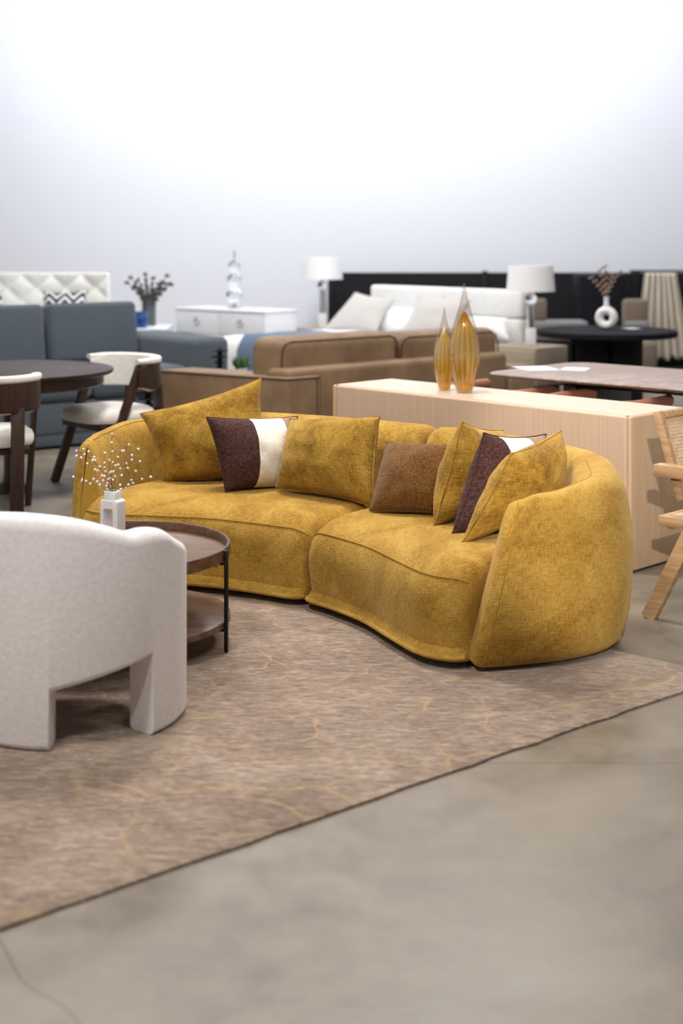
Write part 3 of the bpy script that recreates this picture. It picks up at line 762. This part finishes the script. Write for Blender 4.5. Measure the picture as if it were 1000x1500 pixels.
# ------------------------------------------------------------------ brown leather sofa
BO = Vector((-0.37, 9.85, 0)); BA = Vector((0.76, 0.65, 0)).normalized(); BB = Vector((-0.845, 0.535, 0)).normalized()
ls = thing('leather_sofa', 'brown leather sofa seen from behind, beyond the gold sofa', 'sofa', BO)
def shear_box(m, a0, a1, b0, b1, z0, z1, bev, seg=4, puff=0):
    t = bmesh.new(); bmesh.ops.create_cube(t, size=1.0)
    sx, sy, sz = a1 - a0, b1 - b0, z1 - z0
    for v in t.verts: v.co = Vector((v.co.x * sx, v.co.y * sy, v.co.z * sz))
    bmesh.ops.bevel(t, geom=t.edges[:], offset=min(bev, min(sx, sy, sz) * .49), segments=seg, profile=0.5, affect='EDGES')
    c = Vector(((a0 + a1) / 2, (b0 + b1) / 2, (z0 + z1) / 2))
    for v in t.verts:
        q = v.co + c; v.co = BA * q.x + BB * q.y + Vector((0, 0, q.z))
    m.add(t)
m = MB(); shear_box(m, 0.02, 2.22, 0.0, 0.22, 0.08, 0.655, 0.045); m.build('back_frame', 'brown_leather', ls)
m = MB(); shear_box(m, -0.01, 0.28, -0.02, 1.12, 0.08, 0.60, 0.018); ar = m.build('armrest', 'brown_leather', ls)
m = MB()
def bpt(a, b, z): return BA * a + BB * b + Vector((0, 0, z))
m.tube([bpt(-0.012, -0.02, 0.588), bpt(-0.012, 1.12, 0.588)], 0.005, 6); m.tube([bpt(-0.01, -0.022, 0.588), bpt(0.27, -0.022, 0.588)], 0.005, 6); m.tube([bpt(0.24, -0.022, 0.59), bpt(0.24, -0.022, 0.1)], 0.004, 6)
m.build('piping', 'leather_welt', ar)
m = MB(); shear_box(m, 2.23, 2.50, -0.02, 1.0, 0.08, 0.545, 0.018); m.build('armrest', 'brown_leather', ls)
m = MB(); shear_box(m, 0.29, 2.22, 0.23, 1.05, 0.08, 0.28, 0.02); m.build('base', 'brown_leather', ls)
for a0, a1 in ((0.29, 1.24), (1.25, 2.21)):
    m = MB(); shear_box(m, a0, a1, 0.30, 1.08, 0.28, 0.44, 0.05); m.build('seat_cushion', 'brown_leather', ls)
for a0, a1, zt in ((0.08, 1.20, 0.865), (1.215, 2.28, 0.845)):
    m = MB(); shear_box(m, a0, a1, 0.12, 0.42, 0.46, zt, 0.085, 6); bc = m.build('back_cushion', 'brown_leather', ls)
    m = MB()
    zz = zt - 0.035; b0 = 0.135
    m.tube([bpt(a0 + 0.006, b0, 0.58), bpt(a0 + 0.012, b0, zz - 0.07), bpt(a0 + 0.035, b0, zz - 0.02), bpt(a0 + 0.09, b0, zz), bpt(a1 - 0.09, b0, zz), bpt(a1 - 0.035, b0, zz - 0.02), bpt(a1 - 0.01, b0, zz - 0.08), bpt(a1 - 0.006, b0, 0.58)], 0.006, 6)
    m.build('piping', 'leather_welt', bc)
for a, b in ((0.1, 0.1), (0.1, 1.0), (2.4, 0.1), (2.4, 0.9)):
    m = MB(); p = bpt(a, b, 0); m.lathe([(0.025, 0.001), (0.03, 0.085)], p, 14); m.build('foot', 'black_paint', ls)

# ------------------------------------------------------------------ round dark dining table + chairs on the left
dt = thing('dining_table', 'round dark walnut dining table at the left edge', 'table', (-2.03, 8.86, 0))
m = MB(); m.lathe([(1e-5, 0.715), (0.56, 0.715), (0.605, 0.728), (0.615, 0.738), (0.615, 0.752), (0.605, 0.757), (1e-5, 0.757)], seg=80); m.build('tabletop', 'dark_walnut_top', dt)
m = MB(); m.lathe([(0.50, 0.655), (0.545, 0.655), (0.555, 0.665), (0.555, 0.716), (0.50, 0.716)], seg=80); m.build('apron', 'dark_walnut', dt)
m = MB(); m.lathe([(0.12, 0.001), (0.115, 0.02), (0.06, 0.06), (0.055, 0.12), (0.055, 0.60), (0.10, 0.66)], (0, 0, 0), 40); m.build('pedestal', 'dark_walnut', dt)
def boucle_chair(loc, face, label):
    t = thing('dining_chair', label, 'chair', loc, face, 'chairs at the dark round table')
    # local +x = forward, y = side
    for s in (-1, 1):
        m = MB(); m.bar((0.25, s * 0.255, 0.0), (-0.05, s * 0.275, 0.765), 0.036, 0.058, (0, 1, 0), 0.01); m.build('leg', 'dark_walnut', t)
        m = MB(); m.bar((-0.30, s * 0.15, 0.0), (-0.255, s * 0.16, 0.63), 0.075, 0.04, (0, 1, 0), 0.01); m.build('leg', 'dark_walnut', t)
    arc = [(-0.02 - 0.27 * math.sin(PI * k / 40) ** 0.75 , -0.278 * math.cos(PI * k / 40)) for k in range(41)]
    def band(off0, off1, z0, z1, r):
        rows = []
        for k, (x, y) in enumerate(arc):
            x0, y0 = arc[max(0, k - 1)]; x1, y1 = arc[min(40, k + 1)]; d = Vector((x1 - x0, y1 - y0)).normalized(); nn = Vector((-d.y, d.x))
            if nn.x > 0: nn = -nn
            e = min(k, 40 - k); tap = 1.0 if e > 3 else 0.72 + 0.07 * e
            zm = (z0 + z1) / 2; hz = (z1 - z0) / 2 * tap
            row = []
            for oo, zz in rrect(off0, off1, zm - hz, zm + hz, r, 4): row.append(Vector((x + nn.x * oo, y + nn.y * oo, zz)))
            rows.append(row)
        m = MB(); m.grid(rows, cv=True, cap0=True, cap1=True); return m
    band(0.0, 0.024, 0.605, 0.770, 0.006).build('backrest', 'dark_walnut', t)
    band(-0.030, 0.001, 0.595, 0.805, 0.012).build('back_pad', 'cream_boucle', t)
    band(-0.026, 0.030, 0.768, 0.808, 0.014).build('top_pad', 'cream_boucle', t)
    m = MB(); rows = []
    for (k, z) in ((0.86, 0.405), (0.97, 0.412), (1.0, 0.43), (1.0, 0.455), (0.97, 0.475), (0.86, 0.492), (0.6, 0.50), (0.2, 0.503)):
        row = []
        for q in range(48):
            a = 2 * PI * q / 48; c_, s_ = math.cos(a), math.sin(a)
            row.append(Vector((0.01 + 0.26 * k * math.copysign(abs(c_) ** 0.65, c_), 0.265 * k * math.copysign(abs(s_) ** 0.65, s_), z)))
        rows.append(row)
    m.grid(rows, cv=True, cap0=True, cap1=True); m.build('seat', 'cream_boucle', t)
    m = MB(); m.box((0.42, 0.46, 0.04), (0.0, 0, 0.385), None, 0.008); m.build('seat_frame', 'dark_walnut', t)
    return t
boucle_chair((-1.48, 9.15, 0), rad(222), 'cream boucle chair right of the dark round table, its open side towards the camera')
boucle_chair((-2.01, 8.10, 0), rad(107), 'cream boucle chair at the left edge, seen from behind before the dark round table')

# ------------------------------------------------------------------ blue grey sofa
FF = Vector((0.6, -0.8, 0)); RR = Vector((0.8, 0.6, 0)); bo_ = Vector((-1.72, 12.1, 0)); brot = math.atan2(RR.y, RR.x)
bl = thing('sofa', 'slate blue sofa with tall back cushions at the upper left', 'sofa', bo_, brot)
# local +x = right, -y = forward (towards the camera)
def bb(name, x0, x1, y0, y1, z0, z1, bev, mat='blue_grey_cloth', par=bl, seg=4, rot=None):
    m = MB(); m.box((x1 - x0, y1 - y0, z1 - z0), ((x0 + x1) / 2, (y0 + y1) / 2, (z0 + z1) / 2), rot, bev, seg); return m.build(name, mat, par)
bb('base', -2.6, 0.0, -1.0, 0.1, 0.10, 0.34, 0.03)
bb('base_panel', -2.6, 0.25, -0.99, 0.1, 0.02, 0.11, 0.01)
bb('backrest', -2.6, 0.0, -0.05, 0.12, 0.3, 0.80, 0.05)
for k in range(3):
    x1 = -0.10 - 0.83 * k; bb('seat_cushion', x1 - 0.82, x1, -1.02, -0.1, 0.34, 0.56, 0.06)
    bb('back_cushion', x1 - 0.80, x1 - 0.01, -0.22, 0.02, 0.54, 1.02, 0.045, rot=Matrix.Rotation(rad(-8), 3, 'X'))
bb('armrest', -0.09, 0.28, -1.02, 0.1, 0.10, 0.765, 0.06)
for x, y in ((0.15, -0.9), (-2.4, -0.9), (0.15, 0.0), (-2.4, 0.0)):
    m = MB(); m.lathe([(0.02, 0.001), (0.025, 0.10)], (x, y, 0), 12); m.build('foot', 'black_metal', bl)
# dark stacked ornaments
def stack(x, y, D, n, label, r0=0.05):
    top = PD(x, y, D); H = top.z
    t = thing('stacked_disc_ornament', label, 'ornament', (top.x, D, 0), 0)
    m = MB(); m.lathe([(0.09, 0.0), (0.09, 0.03), (0.02, 0.035), (0.02, H)], (0, 0, 0), 20); m.build('stand', 'black_paint', t)
    rr = random.Random(n); k = 0; z = H
    while k < n and z > 0.2:
        r = r0 * rr.uniform(0.7, 1.35); hgt = 0.03; m = MB(); m.lathe([(0.02, z - hgt), (r, z - hgt * .8), (r, z - hgt * 0.5), (0.02, z - hgt * .3)], (rr.uniform(-.012, .012), 0, 0), 20); m.build('disc', 'black_paint', t); z -= 0.048; k += 1
stack(322, 509, 11.0, 12, 'black stacked-disc ornament standing against the blue sofa arm', 0.06)
stack(217, 560, 10.3, 10, 'black stacked-disc ornament glimpsed between the cream chair and the leather sofa', 0.075)

# ------------------------------------------------------------------ bed with blue throw
bd = thing('bed', 'white bed with a tall padded headboard behind the leather sofa', 'bed', (0.3, 15.3, 0), math.atan2(-0.707, 0.707))
# local +x along the headboard (right), -y towards the foot
BW = 2.05
def bx(par, name, mat, x0, x1, y0, y1, z0, z1, bev, seg=3, rot=None):
    m = MB(); m.box((x1 - x0, y1 - y0, z1 - z0), ((x0 + x1) / 2, (y0 + y1) / 2, (z0 + z1) / 2), rot, bev, seg); return m.build(name, mat, par)
MW = 1.66
bx(bd, 'bed_base', 'white_leatherette', 0.05, MW - 0.05, -2.1, 0.0, 0.06, 0.34, 0.03)
bx(bd, 'mattress', 'white_linen', 0.08, MW - 0.08, -2.06, 0.0, 0.34, 0.56, 0.06)
for k in range(2):
    for j in range(3): bx(bd, 'headboard_panel', 'white_leatherette', BW * k / 2 + 0.004, BW * (k + 1) / 2 - 0.004, 0.0, 0.16, 0.20 + 0.28 * j, 0.475 + 0.28 * j, 0.03)
bx(bd, 'headboard_frame', 'white_leatherette', 0.0, BW, 0.10, 0.20, 0.02, 1.03, 0.03)
# draped duvet
m = MB(); rows = []
nx, ny = 40, 36
for i in range(nx + 1):
    row = []
    x = -0.16 + (MW + 0.32) * i / nx
    for j in range(ny + 1):
        y = 0.0 - 2.32 * j / ny
        ex = max(0, 0.05 - x, x - (MW - 0.05)); ey = max(0, -2.07 - y)
        d = max(ex, ey); z = 0.605 + 0.012 * noise.noise(Vector((x * 3, y * 3, 0))) - (0.0 if d <= 0 else min(0.36, 2.2 * d ** 1.15))
        xx = min(max(x, -0.01 - 0.02 * noise.noise(Vector((y * 6, 0, 1)))), MW + 0.01); yy = max(y, -2.13 - 0.02 * noise.noise(Vector((x * 6, 2, 1))))
        row.append(Vector((xx, yy, z)))
    rows.append(row)
m.grid(rows); dv = m.build('duvet', 'white_linen', None, sharp=None)
dv.location = bd.location; dv.rotation_euler = bd.rotation_euler
tag(dv, 'white duvet spread over the bed behind the leather sofa', 'duvet')
m = MB(); rows = []
for i in range(31):
    row = []; x = 0.34 + 0.80 * i / 30
    for j in range(25):
        y = -1.28 - 1.02 * j / 24 + 0.12 * i / 30
        ex = max(0, 0.05 - x); ey = max(0, -2.07 - y); d = max(ex, ey)
        z = 0.634 + 0.01 * noise.noise(Vector((x * 5, y * 5, 3))) - (0 if d <= 0 else min(0.36, 2.1 * d ** 1.15))
        row.append(Vector((max(x, -0.035), max(y, -2.165), z)))
    rows.append(row)
m.grid(rows); tb = m.build('throw_blanket', 'blue_throw_cloth', None, sharp=None); tb.location = bd.location; tb.rotation_euler = bd.rotation_euler
tag(tb, 'dusty blue throw draped over the foot of the white bed', 'blanket')
for x, y in ((0.15, -2.0), (MW - 0.15, -2.0), (0.15, -0.1), (MW - 0.15, -0.1)):
    m = MB(); m.lathe([(0.03, 0.001), (0.03, 0.07)], (x, y, 0), 12); m.build('foot', 'black_paint', bd)
pillow('bed_pillow', PD(520, 428, 14.95), PD(578, 440, 14.55), PD(472, 484, 14.75), PD(552, 486, 14.35), 0.17, 'light_cloth',
       'grey-white square cushion leaning on the left half of the white headboard', seed=11, n=14)
pillow('bed_pillow', PD(612, 434, 14.45), PD(690, 440, 14.05), PD(585, 488, 14.3), PD(668, 492, 13.9), 0.17, 'light_cloth',
       'grey-white square cushion on the bed, behind the amber glass bottles', seed=12, n=14)
pillow('bed_pillow', PD(548, 448, 14.75), PD(612, 452, 14.4), PD(548, 486, 14.6), PD(612, 488, 14.25), 0.17, 'white_linen',
       'white sleeping pillow between the two grey-white cushions on the bed', seed=13, n=14)
pillow('bed_pillow', PD(672, 462, 14.2), PD(742, 466, 13.9), PD(668, 494, 14.05), PD(746, 498, 13.75), 0.17, 'white_linen',
       'white sleeping pillow at the right end of the bed by the nightstand', seed=14, n=14)

# nightstands and lamps
def nightstand(p, rot, h0, label, mat='beige_veneer'):
    t = thing('nightstand', label, 'nightstand', p, rot)
    bx(t, 'body', mat, -0.27, 0.27, -0.24, 0.24, 0.20, h0, 0.01)
    for j in range(1): bx(t, 'drawer', mat, -0.26, 0.26, -0.255, -0.235, 0.215, h0 - 0.03, 0.006)
    bx(t, 'base', 'black_paint', -0.22, 0.22, -0.19, 0.19, 0.001, 0.20, 0.004)
def lamp(p, label, sb, base_box=True):
    t = thing('table_lamp', label, 'lamp', p)
    m = MB(); m.box((0.09, 0.09, 0.16), (0, 0, 0.08), None, 0.008); m.build('foot', 'white_ceramic', t)
    m = MB(); m.lathe([(0.035, 0.16), (0.035, sb - 0.13)], (0, 0, 0), 24); m.build('column', 'chrome', t)
    m = MB(); m.lathe([(max(1e-5, 0.058 * math.sin(PI * i / 12)), sb - 0.075 - 0.058 * math.cos(PI * i / 12)) for i in range(13)], (0, 0, 0), 24); m.build('glass_ball', 'lamp_crystal', t)
    m = MB(); m.lathe([(0.008, sb - 0.02), (0.008, sb + 0.12)], (0, 0, 0), 10); m.build('rod', 'chrome', t)
    m = MB(); m.lathe([(0.225, sb), (0.205, sb + 0.24), (0.200, sb + 0.24), (0.220, sb + 0.004)], (0, 0, 0), 40); m.build('lamp_shade', 'lamp_shade_cloth', t)
npx = Vector((1.74, 13.33, 0))
nightstand(npx, rad(-45), 0.55, 'pale beige nightstand right of the white bed')
lp = PD(777, 500, 13.32); lamp((lp.x, 13.32, 0.551), 'white-shaded lamp on the beige nightstand right of the bed', 0.50)
nightstand((-0.24, 15.9, 0), rad(-45), 0.54, 'beige nightstand left of the white bed')
lamp((-0.21, 15.85, 0.541), 'white-shaded lamp left of the bed with a glass ball on a chrome column', 0.54)

# ------------------------------------------------------------------ white dresser, console and ornaments
dA = Vector((-1.767, 15.27, 0)); dB = Vector((-0.775, 14.5, 0)); dx = (dB - dA); dl = dx.length; drt = math.atan2(dx.y, dx.x)
dr = thing('dresser', 'white lacquer dresser against the back wall, beyond the blue sofa', 'dresser', dA, drt)
bx(dr, 'body', 'lacquer_gap', 0.01, dl - 0.01, 0.012, 0.49, 0.06, 0.77, 0.004)
for x0, x1 in ((0, 0.02), (dl - 0.02, dl)): bx(dr, 'side_panel', 'white_lacquer', x0, x1, 0, 0.5, 0.03, 0.78, 0.004)
bx(dr, 'top', 'white_lacquer', -0.01, dl + 0.01, -0.01, 0.51, 0.775, 0.80, 0.006)
for j in range(3):
    for k in range(2):
        x0 = 0.024 + (dl - 0.04) / 2 * k; x1 = x0 + (dl - 0.04) / 2 - 0.008; z1 = 0.768 - 0.235 * j
        w_ = bx(dr, 'drawer', 'white_lacquer', x0, x1, -0.004, 0.02, z1 - 0.227, z1, 0.004)
        m = MB(); m.box((0.07, 0.016, 0.07), ((x0 + x1) / 2, -0.012, z1 - 0.10), Matrix.Rotation(rad(45), 3, 'Y'), 0.004); m.build('handle', 'chrome', w_)
bx(dr, 'plinth', 'white_lacquer', 0.03, dl - 0.03, 0.03, 0.47, 0.001, 0.065, 0.002)
gx = PD(343, 452, 15.05)
gl = thing('glass_lamp_base', 'clear glass ball lamp on the white dresser', 'lamp', (gx.x, 15.05, 0.801))
m = MB(); m.lathe([(0.075, 0.0), (0.075, 0.02), (0.02, 0.03), (0.02, 0.05)], (0, 0, 0), 24); m.build('foot', 'chrome', gl)
zc = 0.05
for r in (0.085, 0.075, 0.065):
    m = MB(); m.lathe([(max(1e-5, r * math.sin(PI * i / 12)), zc + r - r * math.cos(PI * i / 12)) for i in range(13)], (0, 0, 0), 28); m.build('glass_ball', 'lamp_crystal', gl); zc += 2 * r + 0.002
m = MB(); m.lathe([(0.008, zc - .004), (0.008, zc + 0.10)], (0, 0, 0), 10); m.build('rod', 'chrome', gl)
cs = thing('console_table', 'low white console left of the white dresser', 'console', (-2.08, 14.95, 0))
bx(cs, 'top', 'white_lacquer', -0.24, 0.30, -0.38, 0.35, 0.59, 0.62, 0.006); bx(cs, 'body', 'white_lacquer', -0.22, 0.28, -0.35, 0.33, 0.05, 0.592, 0.006)
bx(cs, 'plinth', 'lacquer_gap', -0.20, 0.24, -0.30, 0.3, 0.001, 0.05, 0.002)
v0 = PD(218, 469, 15.1); rbv = thing('ribbed_vase', 'tall dark ribbed vase on the white console', 'vase', (v0.x, 15.1, 0.621))
prof = [(0.068, 0.0)]
for k in range(11): z = 0.012 + 0.024 * k; prof += [(0.078, z), (0.070, z + 0.013)]
prof += [(0.074, 0.275), (0.066, 0.275), (0.060, 0.10), (1e-5, 0.09)]
m = MB(); m.lathe(prof, (0, 0, 0), 32); m.build('body', 'dark_vase_glaze', rbv)
br = thing('dried_branches', 'dark dried branches fanning out of the ribbed vase', 'dried flowers', (v0.x, 15.1, 0.74))
rb2 = random.Random(5)
for k in range(16):
    a = rb2.uniform(0, 2 * PI); sp = rb2.uniform(0.05, 0.26); hgt = rb2.uniform(0.26, 0.42); q = []
    for j in range(7): f = j / 6; q.append((math.cos(a) * (0.03 + sp * f * f), math.sin(a) * (0.03 + sp * f * f), hgt * f))
    m = MB(); m.tube(q, [0.006 - 0.0005 * j for j in range(7)], 6)
    for j in range(2, 7): 
        c_ = Vector(q[j]); m.box((0.03, 0.012, 0.05), c_, Matrix.Rotation(rb2.uniform(0, 3), 3, 'Y'), 0.004)
    m.build('branch', 'dry_twig', br)
v1 = PD(206, 484, 14.68); bv = thing('blue_vase', 'cobalt blue vase on the white console behind the blue sofa', 'vase', (v1.x, 14.68, 0.6205))
m = MB(); m.lathe([(0.05, 0.0), (0.068, 0.02), (0.074, 0.07), (0.066, 0.12), (0.058, 0.14), (0.072, 0.165), (0.066, 0.165), (0.052, 0.14), (0.058, 0.06), (1e-5, 0.02)], (0, 0, 0), 30, (6, 0.05)); m.build('body', 'cobalt_glass', bv)
# plant on a white cube
pp = PD(353, 540, 11.4)
pc_ = thing('side_table', 'low white block table under the small green plant', 'table', (pp.x + 0.10, 11.55, 0))
bx(pc_, 'top', 'white_lacquer', -0.15, 0.15, -0.16, 0.16, 0.42, 0.45, 0.006); bx(pc_, 'pedestal', 'white_lacquer', -0.11, 0.11, -0.12, 0.12, 0.001, 0.421, 0.006)
pl = thing('potted_plant', 'small spiky green plant in front of the white bed', 'plant', (pp.x, 11.4, 0.451))
m = MB(); m.lathe([(0.035, 0.0), (0.05, 0.07), (0.045, 0.07), (0.04, 0.05), (1e-5, 0.05)], (0, 0, 0), 20); m.build('pot', 'white_ceramic', pl)
m = MB(); rb3 = random.Random(2)
for k in range(34):
    a = k * 2.4; t_ = rb3.uniform(0.1, 1.0); d_ = Vector((math.cos(a), math.sin(a), 0)); L_ = rb3.uniform(0.09, 0.13)
    q = [Vector((0, 0, 0.05)) + d_ * L_ * t_ * f + Vector((0, 0, L_ * (1.25 - t_ * 0.7) * f)) for f in (0, .35, .7, 1)]
    m.tube(q, [0.008, 0.012, 0.008, 0.001], 6)
m.build('leaves', 'leaf_green', pl)

# ------------------------------------------------------------------ tufted bed behind the blue sofa
tbd = thing('tufted_bed', 'white button-tufted headboard bed behind the blue sofa', 'bed', (-3.1, 14.6, 0))
m = MB(); rows = []
NX, NZ = 120, 44
for i in range(NX + 1):
    row = []
    x = -1.0 + 1.72 * i / NX
    for j in range(NZ + 1):
        z = 0.4 + 0.78 * j / NZ
        px, pz = x / 0.15, z / 0.13
        d1 = abs(((px + pz) / 2) % 1.0 - 0.5) * 2; d2 = abs(((px - pz) / 2) % 1.0 - 0.5) * 2
        puff = 0.05 * (1 - d1 ** 2) ** 0.5 * (1 - d2 ** 2) ** 0.5 if d1 < 1 and d2 < 1 else 0
        row.append(Vector((x, -0.02 - puff, z)))
    rows.append(row)
m.grid(rows); m.box((1.74, 0.1, 1.17), (-0.14, 0.05, 0.6), None, 0.03); m.build('headboard', 'white_leatherette', tbd, sharp=None)
bx(tbd, 'mattress', 'white_linen', -1.0, 0.62, -1.3, -0.05, 0.30, 0.62, 0.06); bx(tbd, 'bed_base', 'white_leatherette', -1.0, 0.62, -1.3, 0.0, 0.02, 0.31, 0.03)
pillow('patterned_pillow', PD(64, 427, 14.35), PD(126, 426, 14.35), PD(58, 478, 14.15), PD(128, 478, 14.15), 0.14, 'zigzag_cloth',
       'black and white chevron pillow on the tufted bed behind the blue sofa', seed=0.3, n=14)
pillow('patterned_pillow', PD(-60, 429, 14.35), PD(3, 428, 14.35), PD(-62, 478, 14.15), PD(5, 478, 14.15), 0.14, 'zigzag_cloth',
       'chevron pillow cut off by the left edge of the picture', seed=0.8, n=14)

# ------------------------------------------------------------------ black round table with white ring vase
kt = thing('round_table', 'black round table on a curved panel base, in the back right', 'table', (2.31, 12.5, 0))
m = MB(); m.lathe([(1e-5, 0.695), (0.595, 0.695), (0.607, 0.705), (0.607, 0.74), (0.60, 0.748), (1e-5, 0.748)], seg=72); m.build('tabletop', 'black_ribbed_wood', kt)
for a0, a1, r in ((200, 262, 0.31), (268, 345, 0.31), (0, 80, 0.31), (95, 185, 0.31)):
    m = MB(); rows = []
    for k in range(15):
        a = rad(a0 + (a1 - a0) * k / 14); c_, s_ = math.cos(a), math.sin(a)
        rows.append([Vector((c_ * q, s_ * q, z)) for q, z in ((r, 0.001), (r, 0.70), (r - 0.04, 0.70), (r - 0.04, 0.001))])
    m.grid(rows, cv=True, cap0=True, cap1=True); m.build('base_panel', 'black_ribbed_wood', kt)
m = MB(); m.lathe([(0.2, 0.001), (0.2, 0.70)], (0, 0, 0), 40); m.build('pedestal', 'black_ribbed_wood', kt)
sheet(925, 481, 0.748, 0.12, 0.15, 0.4, 'small white card lying on the black round table')
rv = PZ(888, 482, 0.748); rvt = thing('ring_vase', 'white ring-shaped vase with a neck on the black round table', 'vase', (rv.x, rv.y, 0.7485), rad(-28))
m = MB(); rows = []; R_, r_ = 0.066, 0.036
for k in range(40):
    a = 2 * PI * k / 40; rows.append([Vector(((R_ + r_ * math.cos(b_)) * math.cos(a), r_ * 1.25 * math.sin(b_), 0.098 + (R_ + r_ * math.cos(b_)) * math.sin(a))) for b_ in [2 * PI * j / 20 for j in range(20)]])
m.grid(rows, cu=True, cv=True)
for v in m.bm.verts: v.co.z = max(v.co.z, 0.0)
m.build('ring_body', 'white_ceramic', rvt)
m = MB(); m.lathe([(0.030, 0.185), (0.023, 0.215), (0.022, 0.27), (0.027, 0.285), (0.022, 0.285), (0.016, 0.27), (0.016, 0.19)], (0, 0, 0), 24); m.build('neck', 'white_ceramic', rvt)
sp_ = thing('willow_sprig', 'fuzzy brown bud stems in the white ring vase', 'dried flowers', (rv.x, rv.y, 0.98))
for dx_, hgt in ((-0.13, 0.17), (-0.06, 0.24), (-0.02, 0.27), (0.06, 0.2), (0.11, 0.22)):
    q = [Vector((dx_ * f ** 1.3, 0.03 * math.sin(dx_ * 40) * f, 0.05 + hgt * f)) for f in (0, .2, .4, .6, .8, 1)]
    m = MB(); m.tube([Vector((0, 0, 0))] + q, 0.003, 6); st = m.build('stem', 'twig', sp_)
    m = MB()
    for k in range(1, 6):
        for s in (-1, 1): m.ball(q[k] + Vector((0.012 * s, 0, 0.008 * s)), 0.011, 8)
    m.build('buds', 'pampas', st)

# ------------------------------------------------------------------ dark back right display
dp = thing('display_partition', 'dark low display partition along the back right', 'partition', (3.3, 17.0, 0))
bx(dp, 'panel', 'near_black_panel', -3.45, 3.5, -0.03, 0.03, 0.001, 1.12, 0.004)
for x in (-3.43, -1.6, 0.2, 1.9, 3.45): bx(dp, 'post', 'black_metal', x - 0.03, x + 0.03, -0.05, 0.05, 0.001, 1.14, 0.004)
kc = thing('cabinet', 'tall black cabinet behind the white ring vase', 'cabinet', (2.93, 16.3, 0))
bx(kc, 'body', 'black_paint', -0.27, 0.27, -0.22, 0.22, 0.05, 1.12, 0.006)
for s in (-1, 1): bx(kc, 'door', 'black_ribbed_wood', -0.265 if s < 0 else 0.004, -0.004 if s < 0 else 0.265, -0.24, -0.22, 0.07, 1.10, 0.004)
bx(kc, 'plinth', 'black_paint', -0.24, 0.24, -0.18, 0.18, 0.001, 0.052, 0.002)
be = thing('bench', 'grey upholstered bench between the bed lamp and the black cabinet', 'bench', (2.34, 15.75, 0))
bx(be, 'seat', 'grey_cloth', -0.34, 0.34, -0.2, 0.2, 0.42, 0.63, 0.03)
for x in (-0.28, 0.28):
    for y in (-0.15, 0.15): bx(be, 'leg', 'black_metal', x - 0.02, x + 0.02, y - 0.02, y + 0.02, 0.001, 0.422, 0.003)
m = MB(); m.box((0.17, 0.12, 0.24), (0, 0, 0.12), None, 0.03, 3); o = m.build('cushion', 'taupe_cloth'); o.location = (2.16, 15.72, 0.631)
tag(o, 'brown block cushion on the grey bench beside the bed lamp', 'cushion')
ec = thing('armchair', 'taupe armchair between the black cabinet and the cream curtain', 'armchair', (3.26, 15.7, 0))
bx(ec, 'seat', 'taupe_cloth', -0.14, 0.14, -0.3, 0.25, 0.12, 0.42, 0.05); bx(ec, 'backrest', 'taupe_cloth', -0.14, 0.14, 0.15, 0.3, 0.40, 0.86, 0.05)
bx(ec, 'lumbar_pad', 'grey_cloth', -0.13, 0.13, 0.05, 0.17, 0.42, 0.62, 0.04)
for x in (-0.11, 0.11):
    for y in (-0.24, 0.2): bx(ec, 'leg', 'black_metal', x - 0.018, x + 0.018, y - 0.018, y + 0.018, 0.001, 0.125, 0.003)
cu = thing('curtain', 'cream pleated curtain hanging at the far right', 'curtain', (3.68, 16.55, 0))
m = MB(); rows = []
for i in range(161):
    row = []; u = i / 160
    for j in range(25):
        f = j / 24; z = 1.13 - 0.99 * f + 0.02 * math.sin(u * 30) * f; wdt = 0.36 + 0.30 * f
        row.append(Vector(((u - 0.5) * wdt + 0.02 * f, (0.035 + 0.03 * f) * math.sin(u * 2 * PI * 6.5 + 0.5 * math.sin(u * 9)) + wob((u * 4, f, 2), 0.02, 2), z)))
    rows.append(row)
m.grid(rows)
o = m.build('drape', 'cream_drape', cu, sharp=None); sm = o.modifiers.new('thick', 'SOLIDIFY'); sm.thickness = 0.006
m = MB(); m.tube([(-0.35, 0, 1.15), (0.45, 0, 1.15)], 0.012, 10); m.build('rail', 'black_metal', cu)
for x in (-0.33, 0.43): m = MB(); m.tube([(x, 0, 0.001), (x, 0, 1.15)], 0.012, 10); m.build('post', 'black_metal', cu)
